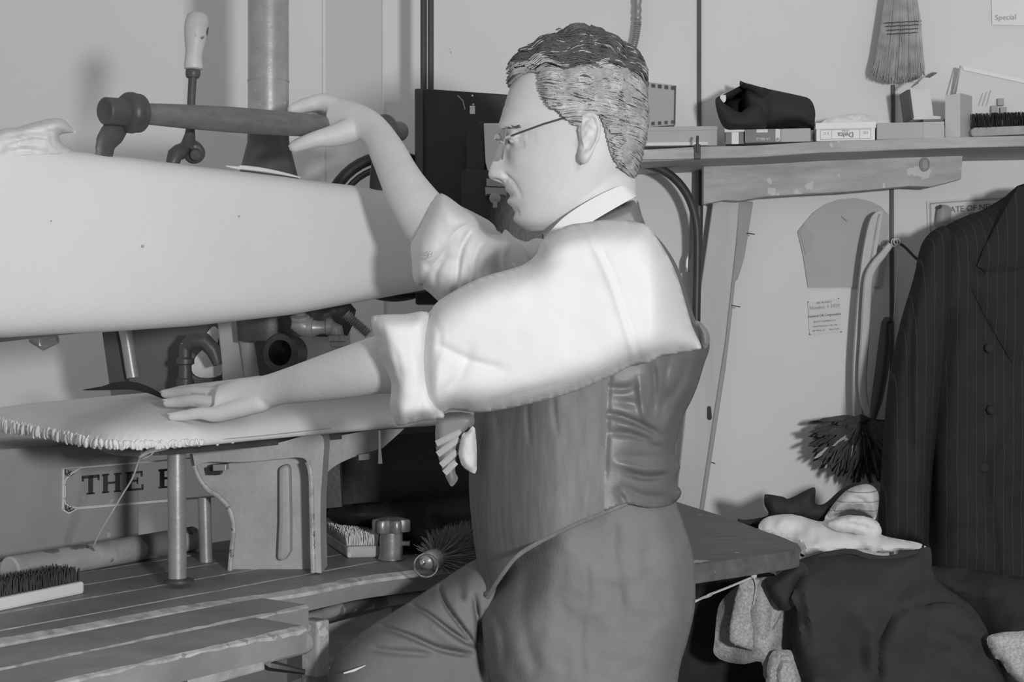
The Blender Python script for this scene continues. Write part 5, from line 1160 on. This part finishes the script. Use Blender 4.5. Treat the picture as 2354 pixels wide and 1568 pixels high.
finger([(805, 300, 2.20), (768, 312, 2.19), (730, 319, 2.18), (700, 328, 2.178), (677, 337, 2.178)], [0.0204, 0.0174, 0.0132, 0.0115, 0.0096])
body = fuse(b, .0027, 5, .5)
# facial lines, worked into the continuous skin
def fy(px, py, y): return tuple(V((P(px, py, HD).x, HD - y, P(px, py, HD).z)))
for s_ in (1, -1):
    carve(body, [fy(1160, 452, 0), fy(1178, 452, s_ * .014), fy(1190, 449, s_ * .024)], .0022, .0022)
    carve(body, [fy(1165, 408, s_ * .019), fy(1180, 430, s_ * .030), fy(1192, 455, s_ * .036)], .0035, .0032)
    carve(body, [fy(1158, 402, s_ * .018), fy(1166, 410, s_ * .019), fy(1163, 418, s_ * .015)], .0026, .0030)
    carve(body, [fy(1140, 416, s_ * .006), fy(1150, 418, s_ * .008)], .003, .0045)
    carve(body, [fy(1176, 328, s_ * .020), fy(1178, 331, s_ * .031), fy(1190, 330, s_ * .042)], .0020, .0028)
    carve(body, [fy(1172, 342, s_ * .022), fy(1184, 348, s_ * .034), fy(1200, 344, s_ * .046)], .0035, .0020)
    carve(body, [fy(1178, 312, s_ * .020), fy(1184, 310, s_ * .032), fy(1198, 314, s_ * .044)], .003, .0024)
    for dy in (-10, 0, 10): carve(body, [fy(1210, 330 + dy * .5, s_ * .052), fy(1228, 332 + dy, s_ * .058)], .0018, .0012)
for s_ in (1, -1):
    for pts, sg, am in (([(1330, 318), (1338, 298), (1352, 298), (1361, 318), (1357, 342), (1347, 362)], .0022, .0042), ([(1334, 330), (1342, 318), (1350, 325), (1346, 345), (1338, 358)], .0036, .0060), ([(1322, 300), (1320, 330), (1322, 365)], .0030, .0030), ([(1326, 352), (1334, 368)], .002, .003)):
        carve(body, [fy(x_, y_, s_ * (.086 + .00045 * (x_ - 1322) * .6)) for x_, y_ in pts], sg * 1.2, am)
for y in (225, 243, 262): carve(body, [fy(1166, y, -.03), fy(1160, y, 0), fy(1168, y, .032), fy(1185, y + 3, .05)], .002, .0008)
carve(body, [fy(1188, 490, -.02), fy(1186, 488, 0), fy(1190, 490, .02)], .004, .0025)
for (x, y, d) in ((463, 948, 1.90), (450, 918, 1.94)): carve(body, [tuple(P(x - 3, y - 12, d)), tuple(P(x + 3, y - 12, d))], .003, .0010)
for a_, c_ in (((500, 915, 1.935), (440, 912, 1.985)), ((505, 938, 1.905), (445, 938, 1.945))): carve(body, [tuple(P(*a_)), tuple(P(*c_))], .0040, .0035)
obj('body', body, M['skin'], man, auto=False)
# finger nails
q = B()
for (x, y, d, r_) in ((392, 950, 1.93, .0052), (381, 918, 1.983, .0056), (377, 898, 2.032, .0056)):
    q.ell(P(x, y, d) + V((0, 0, -.0008)), V((-.0055, .003, 0)), V((.002, .0042, 0)), (0, 0, .0018), 12)
q.ell(P(671, 334, 2.174), V((-.0060, 0, -.0015)), V((0, .0045, 0)), (0, 0, .0022), 12)
obj('fingernails', q, M['nail'], man)
# eyes under lowered lids
for s_ in (1, -1):
    c = P(1181, 329, HD); c.y = HD - s_ * .031
    q = B(); q.ell(c, (.0072, 0, 0), (0, .010, 0), (0, 0, .0052), 14); e_ = obj('eyeball', q, M['papere'], man)
    q = B(); q.ell(c + V((-.0062, s_ * .001, -.002)), (.0016, 0, 0), (0, .0036, 0), (0, 0, .0034), 12); obj('iris', q, M['black'], e_)
    q = B(); rnd = random.Random(4)
    for i in range(60):
        u = rnd.random(); p = V(fy(1150 + 40 * u * u, 298 + 6 * u + rnd.uniform(-4, 4), s_ * (.014 + .036 * u))); q.tube([p, p + V((.004 + .004 * u, -s_ * .004, rnd.uniform(0, .003)))], [.0007, .0002], 3, caps=False)
    obj('eyebrow', q, M['haird'], man, kind='stuff')
# ---------------- hair
HP = [(1166, 202), (1176, 176), (1196, 146), (1236, 112), (1285, 92), (1345, 90), (1400, 102), (1442, 132), (1474, 186), (1490, 250), (1488, 310), (1476, 356), (1460, 392), (1430, 400), (1402, 384), (1388, 350), (1380, 318), (1368, 286), (1346, 273), (1326, 280), (1318, 306), (1304, 300), (1284, 282), (1258, 262), (1240, 226), (1238, 190), (1205, 186)]
hpoly = cat(HP, 3, True)
def hair_shell():
    ny, nt = 190, 220; q = B(); G = []
    for i in range(ny + 1):
        py = 108 + (420 - 108) * i / ny; row = []
        for k in range(nt):
            th = 2 * math.pi * k / nt; p = hpoint(py, th); c = V((P(1325, 0, HD).x, HD, P(0, 270, HD).z)); dr = (p - c).normalized()
            row.append((py, th, p, dr))
        G.append(row)
    keep = {}
    lat = np.array([[((p.x / PXM) + CX, CY - (p.z - H) / PXM) for (_, _, p, _) in row] for row in G])
    ins = inside(lat[..., 0], lat[..., 1], hpoly); dist = pt_line_dist(lat[..., 0], lat[..., 1], hpoly, True)
    # the outer rim of the head silhouette counts as inside
    for i in range(ny + 1):
        for k in range(nt):
            if not ins[i, k]: continue
            p, dr = G[i][k][2], G[i][k][3]; x, y = lat[i, k]
            ang = math.atan2(y - 290, x - 1330); top = sm(230, 130, y) if True else 0
            if y > 230: top = 0
            rim = dist[i, k]; 
            edge_sil = 1.0
            fl = .0006 * math.sin(ang * 34 + 6 * noise.noise(V((x * .02, y * .02, 1)))) + .0045 * noise.noise(V((x * .03, y * .045, p.y * 30)))
            th_ = (.0055 + .006 * top + fl) * (sm(0, 22, rim) if (y > 150 and not (x > 1440)) else 1)
            keep[(i, k)] = len(q.v); q.v.append(tuple(p + dr * max(th_, -.001)))
    for i in range(ny):
        for k in range(nt):
            ids = [(i, k), (i, (k + 1) % nt), (i + 1, (k + 1) % nt), (i + 1, k)]
            if all(t in keep for t in ids): q.f.append(tuple(keep[t] for t in ids)); q.m.append(0)
    # crown cap
    cap = [keep[(0, k)] for k in range(nt) if (0, k) in keep]
    if len(cap) == nt: q.f.append(tuple(cap)); q.m.append(0)
    return q
q = hair_shell()
top_, side_ = B(), B()
def splitB(q, fn):
    out = [B(), B()]; maps = [{}, {}]
    for f in q.f:
        c = sum((V(q.v[i]) for i in f), V((0, 0, 0))) / len(f); s = 1 if fn(c) else 0; m_ = maps[s]
        for i in f:
            if i not in m_: m_[i] = len(out[s].v); out[s].v.append(q.v[i])
        out[s].f.append(tuple(m_[i] for i in f)); out[s].m.append(0)
    return out
def proj(c, d=None): dd = c.y if d is None else d; return (c.x / dd * F + CX, CY - (c.z - H) / dd * F)
def darkhair(x, y):
    return y < 172 + (x - 1170) * .06 + 12 * noise.noise(V((x * .02, y * .02, 0))) - 55 * sm(1330, 1470, x) * 0 - 30 * sm(1400, 1460, x)
hs = splitB(q, lambda c: darkhair(c.x / PXM + CX, CY - (c.z - H) / PXM))
for o_, nm, mm in ((hs[0], 'side_hair', 'hairl'), (hs[1], 'top_hair', 'haird')):
    ho = obj(nm, o_, M[mm], man, auto=False); md = ho.modifiers.new('thick', 'SOLIDIFY'); md.thickness = .004; md.offset = -1
def surf(px, py, side, out):
    xf, xb, hw = hsmooth(max(108, min(534, py))); xc = xf + (xb - xf) * .6
    a = (xc - xf) if px < xc else (xb - xc); u = min(.999, abs(px - xc) / a); e = 2.25
    y = hw * (1 - u ** e) ** (1 / e)
    p = P(px, max(py, 96), HD); p.y = HD - side * y
    c = V((P(1325, 0, HD).x, HD, P(0, 270, HD).z)); return p + (p - c).normalized() * out
rnd = random.Random(21); qt, ql = B(), B(); hx = np.array(hpoly)
cnt = 0
while cnt < 6500:
    x, y = rnd.uniform(1166, 1486), rnd.uniform(94, 400)
    if not inside(np.array([x]), np.array([y]), hpoly)[0]: continue
    xf, xb, hw = hsmooth(max(108, y))
    if x < xf or x > xb + 4: continue
    cnt += 1; side = 1 if rnd.random() < .72 else -1; out = rnd.uniform(.012, .0165) if y < 185 else rnd.uniform(.0070, .0105)
    n_ = rnd.randint(6, 11); pts = []; cx_, cy_ = x, y; up = sm(250, 150, y) if y < 250 else 0
    tgt = qt if darkhair(x, y) and rnd.random() < .93 or rnd.random() < .07 else ql
    for i in range(n_):
        dx, dy = cx_ - 1325, cy_ - 290; L = math.hypot(dx, dy) + 1e-6; tx, ty = -dy / L, dx / L
        w_ = 1 - sm(95, 235, cy_) if cy_ > 95 else 1
        vx, vy = tx * w_ + (1 - w_) * .95, ty * w_ + (1 - w_) * (.12 + .35 * sm(1380, 1470, cx_))
        a = (.5 + .6 * w_) * 1.3 * noise.noise(V((cx_ * .022, cy_ * .03, 9))) * (1 - .5 * w_)
        vx, vy = vx * math.cos(a) - vy * math.sin(a), vx * math.sin(a) + vy * math.cos(a)
        q_ = surf(cx_, cy_, side, out + .002 * math.sin(i * .8 + x * .1)); pts.append(q_)
        cx_ += vx * 6; cy_ += vy * 6
        if cx_ > hsmooth(max(108, cy_))[1] + 2 or cy_ > 402 or cy_ < 92: break
    if len(pts) < 3: continue
    tgt.tube(pts, [.0009] * (len(pts) - 1) + [.0003], 3, caps=False)
obj('hair_strands', ql, M['hairm'], man, kind='stuff', auto=False); obj('dark_hair_strands', qt, M['haird'], man, kind='stuff', auto=False)
# ---------------- spectacles
gl = root('spectacles', fy(1170, 330, 0), 'thin metal-rimmed round spectacles worn by the man', 'glasses')
tl = V((.16, 0, 1)).normalized(); yv = V((0, 1, 0))
for s_ in (1, -1):
    c = V(fy(1160, 338, s_ * .033)); q = B(); q.torus(c, yv, tl, (.0225, .0205), .0009, 40, 6); ro = obj('lens_rim', q, M['steel'], gl)
    q = B(); n_ = 36; ring = [c + yv * .0220 * math.cos(2 * math.pi * i / n_) + tl * .0200 * math.sin(2 * math.pi * i / n_) for i in range(n_)]; nn = yv.cross(tl).normalized()
    q.prism(ring, nn * .0012); obj('lens', q, M['glass'], ro)
    q = B(); hg = V(fy(1174, 327, s_ * .056)); er = V(fy(1322, 284, s_ * .079)); q.tube([hg, hg + (er - hg) * .5 + V((0, -s_ * .003, .001)), er, V(fy(1340, 280, s_ * .080)), V(fy(1362, 300, s_ * .078)), V(fy(1368, 330, s_ * .074))], [.0013, .0013, .0013, .0011, .001, .001], 8); obj('temple_arm', q, M['iron'], gl)
    q = B(); q.box(V(fy(1172, 328, s_ * .0555)), (.006, 0, .002), (0, .0016, 0), (-.0006, 0, .0018)); obj('hinge', q, M['chrome'], gl, bevel=.0006)
q = B(); q.tube([V(fy(1160, 332, .011)), V(fy(1146, 322, .006)), V(fy(1142, 320, 0)), V(fy(1146, 322, -.006)), V(fy(1160, 332, -.011))], .0014, 8); q.ell(V(fy(1146, 318, .009)), (.0055, 0, 0), (0, .002, 0), (0, 0, .0052), 12); obj('nose_bridge', q, M['chrome'], gl)

# ---------------- clothes
sd = lambda x, y: 1.708 + .085 * sm(1490, 1600, x + (y - 600) * -.02) + .05 * sm(560, 440, y) if y < 560 else 1.708 + .085 * sm(1490, 1600, x)
SLV = [(1480, 514), (1505, 540), (1532, 582), (1556, 632), (1574, 690), (1592, 752), (1613, 797), (1600, 806), (1572, 812), (1520, 820), (1488, 836), (1455, 840), (1400, 868), (1300, 908), (1200, 933), (1130, 946), (1090, 948), (1040, 942), (1018, 950), (960, 962), (915, 950), (905, 860), (890, 770), (905, 735), (980, 722), (1010, 690), (1100, 640), (1200, 610), (1236, 580), (1245, 556), (1300, 520), (1345, 512), (1400, 505)]
q = B(); inflate(q, SLV, lambda x, y: sd(x, y) - .02 + .085 * sm(1010, 930, x), .075, .06, 75, openr=[(880, 725, 935, 955)], g=6, noise_amp=.004, noise_sc=110, seed=1, smooth_it=12,
                 creases=[([(1345, 520), (1400, 640), (1440, 760), (1462, 838)], 7, -.0035), ([(1357, 520), (1412, 640), (1452, 760), (1474, 838)], 5, .0022), ([(1000, 790), (1080, 830), (1160, 850)], 9, .006), ([(990, 720), (1010, 770), (1000, 840)], 7, .004), ([(1110, 930), (1220, 900), (1300, 880)], 8, .004), ([(1180, 640), (1280, 600), (1380, 590)], 14, .003),
                          ([(1250, 565), (1300, 548), (1340, 540)], 5, .003), ([(1420, 850), (1470, 830), (1560, 790)], 9, .003), ([(1020, 900), (1060, 860), (1080, 800)], 10, .004)])
shirt = obj('shirt', q, M['shirt'], man, auto=False)
CUF = [(853, 736), (872, 724), (930, 722), (982, 717), (992, 760), (988, 830), (1000, 900), (1022, 955), (1004, 964), (960, 970), (915, 979), (902, 955), (896, 930), (900, 885), (890, 856), (872, 810)]
q = B(); inflate(q, CUF, lambda x, y: 1.682, .056, .06, 34, g=6, noise_amp=.003, noise_sc=60, seed=6, creases=[([(874, 735), (886, 800), (902, 868)], 5, .006), ([(905, 800), (925, 880)], 6, .004), ([(950, 760), (970, 860), (965, 950)], 8, .004)], smooth_it=10)
obj('rolled_cuff', q, M['shirt'], shirt, auto=False)
q = B(); inflate(q, [(1008, 446), (1030, 452), (1060, 475), (1096, 502), (1118, 534), (1150, 540), (1162, 527), (1182, 545), (1210, 556), (1230, 548), (1262, 560), (1260, 640), (1180, 720), (1080, 712), (1020, 700), (990, 676), (965, 655), (950, 640), (947, 600), (944, 565), (958, 520), (982, 478)], lambda x, y: 2.04 + .03 * sm(1100, 960, x), .085, .06, 62, g=5, noise_amp=.006, noise_sc=50, seed=9, smooth_it=8,
                 creases=[([(1090, 520), (1058, 580), (1046, 690)], 6, .014), ([(1118, 545), (1090, 600), (1100, 690)], 7, .010), ([(1150, 560), (1145, 620), (1170, 680)], 9, .012), ([(1025, 590), (1000, 630), (1010, 690)], 6, .012), ([(1190, 560), (1165, 600), (1190, 650)], 9, .008), ([(1075, 600), (1075, 660), (1095, 700)], 6, .010)])
obj('far_sleeve', q, M['shirt'], shirt, auto=False)
q = B(); inflate(q, [(1010, 446), (1035, 456), (1070, 482), (1099, 506), (1080, 532), (1062, 556), (1040, 590), (1010, 628), (980, 655), (960, 655), (950, 640), (947, 605), (947, 565), (960, 520), (984, 476)], lambda x, y: 2.03 + .03 * sm(1100, 960, x), .090, .05, 48, g=6, noise_amp=.004, noise_sc=40, seed=12, creases=[([(962, 590), (985, 610), (1000, 600)], 5, .004), ([(1070, 500), (1040, 560), (1000, 610)], 5, .003)])
fc_ = obj('far_cuff', q, M['shirt'], shirt, auto=False)
q = B()
for pts in ([(981, 578), (981, 590), (986, 593), (992, 590), (993, 580)], [(981, 584), (992, 585)], [(982, 577), (986, 580), (991, 577)]): q.tube([P(x, y, 1.952) for x, y in pts], .0006, 5)
obj('embroidered_mark', q, M['inkl'], fc_)
q = B(); inflate(q, [(1062, 1000), (1075, 992), (1092, 985), (1096, 1080), (1080, 1084), (1062, 1070), (1054, 1040)], 1.84, .012, .02, 10, g=4, noise_amp=.002, noise_sc=20); obj('shirt_front', q, M['shirt'], shirt)
# collar band wrapped round the neck
co = [(1447, 438, 1455, 461, .046), (1420, 440, 1444, 468, .066), (1380, 456, 1402, 492, .070), (1330, 484, 1352, 522, .072), (1290, 512, 1310, 552, .070), (1262, 540, 1268, 585, .062), (1244, 562, 1244, 610, .040), (1240, 575, 1236, 618, .0)]
q = B(); ro = cat([(a, b_, c, d_, y) for a, b_, c, d_, y in co], 6); vs = []; 
full = [(a, b_, c, d_, HD - max(y, 0)) for a, b_, c, d_, y in ro]; far = [(a, b_, c, d_, HD + max(y, 0)) for a, b_, c, d_, y in reversed(ro)]
loop = full + far; n_ = len(loop)
for (a, b_, c, d_, y) in loop:
    p1, p2 = P(a, b_, HD), P(c, d_, HD); dy = y - HD
    ctr = V((0, 0, 0))
    for (p, k) in ((p1, 1.0), (p2, 1.06), (p2, .94), (p1, .92)): vs.append(V((p.x, HD + dy * k, p.z)))
fs = [(i * 4 + k, i * 4 + (k + 1) % 4, ((i + 1) % n_) * 4 + (k + 1) % 4, ((i + 1) % n_) * 4 + k) for i in range(n_) for k in range(4)]
q.add(vs, fs); obj('collar', q, M['shirt'], shirt)
q = B(); inflate(q, [(1436, 441), (1452, 437), (1459, 459), (1430, 468), (1400, 481), (1350, 510), (1300, 544), (1262, 580), (1244, 612), (1234, 600), (1240, 565), (1262, 538), (1300, 502), (1350, 468), (1400, 446)], lambda x, y: 1.795 - .0 * x, .014, .02, 14, g=5, noise_amp=.001); obj('collar_fold', q, M['shirt'], shirt, auto=False)
# waistcoat
VST = [(1236, 585), (1290, 530), (1350, 490), (1420, 468), (1462, 458), (1474, 490), (1486, 520), (1512, 546), (1540, 582), (1564, 628), (1584, 688), (1600, 738), (1626, 768), (1631, 800), (1618, 840), (1606, 880), (1590, 920), (1572, 955), (1560, 1000), (1552, 1040), (1564, 1075), (1550, 1104), (1567, 1132), (1545, 1160), (1495, 1168), (1440, 1158), (1400, 1172), (1300, 1212), (1200, 1268), (1155, 1318), (1120, 1374), (1106, 1330), (1090, 1250), (1078, 1120), (1082, 1000), (1092, 940), (1120, 820), (1160, 700), (1205, 620)]
q = B(); inflate(q, VST, lambda x, y: HD + .10 * sm(1300, 1080, x), .128, .12, 150, openr=[(1110, 1150, 1545, 1400)], g=5, smooth_it=30, noise_amp=.003, noise_sc=120, seed=3,
                 creases=[([(1212, 925), (1213, 970), (1218, 1024)], 2.2, .007), ([(1272, 905), (1276, 960), (1281, 1006)], 2.2, .006), ([(1143, 950), (1146, 1010)], 5, .004), ([(1218, 1024), (1260, 1012), (1340, 1000)], 2.5, .0012), ([(1405, 800), (1398, 920), (1392, 1100)], 2.5, .004),
                          ([(1400, 892), (1435, 894), (1460, 885)], 7, .007), ([(1398, 952), (1440, 962), (1500, 990), (1518, 1002)], 5.5, .014), ([(1405, 995), (1450, 1000), (1500, 1022), (1520, 1030)], 6, .010), ([(1440, 1088), (1490, 1098), (1545, 1090)], 5, .018), ([(1500, 830), (1506, 900), (1500, 960)], 7, .008),
                          ([(1540, 820), (1528, 900), (1520, 960)], 6, .008), ([(1575, 820), (1570, 870), (1530, 930)], 10, .008), ([(1416, 922), (1470, 930)], 8, .005), ([(1430, 1050), (1500, 1052), (1550, 1050)], 10, .005), ([(1435, 1120), (1480, 1140), (1540, 1142)], 7, .008), ([(1420, 1130), (1438, 1160)], 6, .012),
                          ([(1450, 1010), (1500, 1018), (1530, 1012)], 4, -.007), ([(1420, 975), (1470, 988), (1510, 1010)], 4, -.007), ([(1470, 870), (1478, 940), (1490, 975)], 8, -.009), ([(1420, 1065), (1480, 1078), (1540, 1080)], 6, -.007), ([(1540, 835), (1532, 900)], 4, -.006), ([(1550, 940), (1520, 1000)], 8, -.005)])
seam = lambda c: proj(c)[0] > (1396 - (proj(c)[1] - 900) * .03 if proj(c)[1] > 700 else 1345) and c.y < HD + .2
q2 = B(); inflate(q2, [(1338, 520), (1352, 508), (1375, 494), (1410, 477), (1440, 465), (1458, 461), (1468, 480), (1484, 518), (1475, 530), (1430, 532), (1370, 530)], 1.795, .028, .10, 12, g=5)
q.add(q2.v, q2.f)
vb = splitB(q, seam)
obj('waistcoat_front', vb[0], M['vest'], man, auto=False); obj('waistcoat_back', vb[1], M['satin'], man, auto=False)
q = B(); q.tube([P(x, y, d) for x, y, d in cat([(1440, 1158, 1.735), (1400, 1174, 1.728), (1300, 1216, 1.735), (1200, 1270, 1.75), (1155, 1320, 1.765), (1120, 1374, 1.80)], 5)], .0030, 8); obj('waistcoat_hem', q, M['vest'], man)
q = B(); inflate(q, [(1598, 738), (1612, 742), (1628, 762), (1632, 785), (1622, 800), (1612, 790), (1608, 765)], 1.80, .01, .01, 8, g=4); obj('armhole_edge', q, M['vest'], man)
q = B(); inflate(q, [(1397, 1114), (1410, 1116), (1426, 1128), (1424, 1138), (1412, 1134)], 1.735, .012, .02, 8, g=3); obj('shirt_tail', q, M['shirt'], shirt)
# tie hanging down
q = B(); tie = [(1010, 955), (1080, 950), (1090, 975), (1068, 1000), (1055, 1030), (1046, 1080), (1053, 1100), (1040, 1118), (1030, 1108), (1010, 1060), (1001, 1015)]
inflate(q, tie, 1.86, .008, .008, 14, g=4); to = obj('tie', q, M['tie'], man)
q = B()
for (x, y, X, Y) in ((1003, 1020, 1060, 992), (1006, 1045, 1056, 1008), (1014, 1070, 1050, 1038), (1022, 1088, 1048, 1062)):
    q.tube([P(x, y, 1.8525), P((x + X) / 2, (y + Y) / 2, 1.8515), P(X, Y, 1.8525)], .0042, 6, flat=.25)
obj('tie_stripe', q, M['cast'], to)
# trousers
hip = [(1124, 1365), (1150, 1290), (1205, 1215), (1300, 1150), (1400, 1100), (1500, 1105), (1542, 1130), (1572, 1205), (1590, 1262), (1598, 1320), (1597, 1400), (1580, 1475), (1562, 1540), (1550, 1650), (1510, 2000), (1460, 2520), (1280, 2520), (1240, 2100), (1170, 1750), (1132, 1580), (1116, 1500), (1108, 1420)]
q = B(); inflate(q, hip, lambda x, y: 1.87 - .03 * sm(1700, 2200, y) + .11 * sm(1320, 1090, x) * sm(1500, 1300, y), .135, .11, 165, openr=[(1130, 1090, 1530, 1330)], g=7, smooth_it=24, noise_amp=.006, noise_sc=70, seed=14,
                 creases=[([(1495, 1292), (1525, 1300), (1560, 1312), (1580, 1332)], 2.5, .005), ([(1345, 1290), (1352, 1330), (1350, 1390)], 6, .004), ([(1215, 1300), (1200, 1420), (1240, 1560)], 16, .006), ([(1410, 1330), (1425, 1440), (1440, 1568)], 20, .004), ([(1340, 1420), (1335, 1500), (1345, 1568)], 8, .003), ([(1150, 1400), (1165, 1480), (1190, 1568)], 10, .004), ([(1480, 1250), (1500, 1340), (1540, 1400)], 18, .006), ([(1128, 1400), (1150, 1450), (1160, 1540)], 9, .010), ([(1420, 1170), (1410, 1260), (1430, 1400)], 10, .004), ([(1180, 1290), (1290, 1230), (1400, 1195)], 12, .004), ([(1545, 1200), (1560, 1300), (1570, 1400)], 9, .004)])
tr = obj('trousers', q, M['trouser'], man, auto=False)
leg = [(1100, 1286), (1068, 1300), (1000, 1345), (940, 1384), (850, 1440), (795, 1482), (765, 1520), (748, 1580), (755, 1680), (800, 1760), (830, 1900), (850, 2150), (860, 2420), (1000, 2420), (1010, 2100), (1030, 1850), (1090, 1740), (1200, 1640), (1240, 1500), (1220, 1360), (1150, 1290)]
q = B(); inflate(q, leg, lambda x, y: 1.995, .095, .09, 110, g=4, smooth_it=40, noise_amp=.003, noise_sc=100, seed=15,
                 creases=[([(1005, 1325), (1022, 1385), (1060, 1440), (1098, 1490)], 4, .024), ([(930, 1385), (980, 1410), (1040, 1455), (1095, 1488)], 4.5, .022), ([(860, 1435), (940, 1462), (1010, 1492), (1085, 1506)], 6, .018), ([(840, 1488), (900, 1498), (1000, 1505)], 8, .010), ([(1090, 1370), (1100, 1430), (1112, 1500)], 5, .022), ([(1118, 1410), (1100, 1470), (1112, 1560)], 6, .024), ([(980, 1340), (990, 1372)], 4, .010), ([(1040, 1360), (1055, 1410), (1090, 1470)], 16, -.006), ([(980, 1425), (1040, 1475), (1085, 1497)], 14, -.006)])
obj('trouser_leg', q, M['trouser'], tr, auto=False)
q = B(); q.tube([P(x, y, 1.90) for x, y in [(790, 1548), (815, 1541), (840, 1530)]], [.0010, .0018, .0006], 8, flat=.5); obj('modelled_glint', q, M['shirt'], tr)  # pale strip on the trouser leg, a glint modelled as white cloth
# shoes
for cxp, dd, zb in ((1340, 1.84, .001), (925, 1.99, .105)):
    c = P(cxp, 2500, dd); q = B()
    prf = [(.085, .040, .07), (.06, .046, .085), (.0, .045, .08), (-.06, .045, .055), (-.12, .050, .04), (-.17, .042, .03), (-.195, .02, .018)]
    pr_ = cat(prf, 4); vs = []
    for (x, w_, h_) in pr_:
        for k in range(16):
            a = 2 * math.pi * k / 16; vs.append(V((c.x + x, c.y + w_ * math.cos(a), zb + h_ / 2 + h_ / 2 * math.sin(a) * (1 if math.sin(a) > 0 else .95))))
    fs = [(i * 16 + k, i * 16 + (k + 1) % 16, (i + 1) * 16 + (k + 1) % 16, (i + 1) * 16 + k) for i in range(len(pr_) - 1) for k in range(16)] + [tuple(range(16)), tuple((len(pr_) - 1) * 16 + k for k in range(16))]
    q.add(vs, fs); obj('shoe', q, M['black'], man)
c = P(925, 2500, 1.99)
q = B(); q.box((c.x - .05, c.y, .097), (.11, 0, 0), (0, .06, 0), (0, 0, .006)); q.box((c.x - .05, c.y, .045), (.03, 0, 0), (0, .03, 0), (0, 0, .045)); obj('foot_pedal', q, M['iron'], label='iron foot pedal on the floor under the man\'s raised foot', cat_='pedal')
for _m in list(bpy.data.meshes):
    if _m.users == 0: bpy.data.meshes.remove(_m)
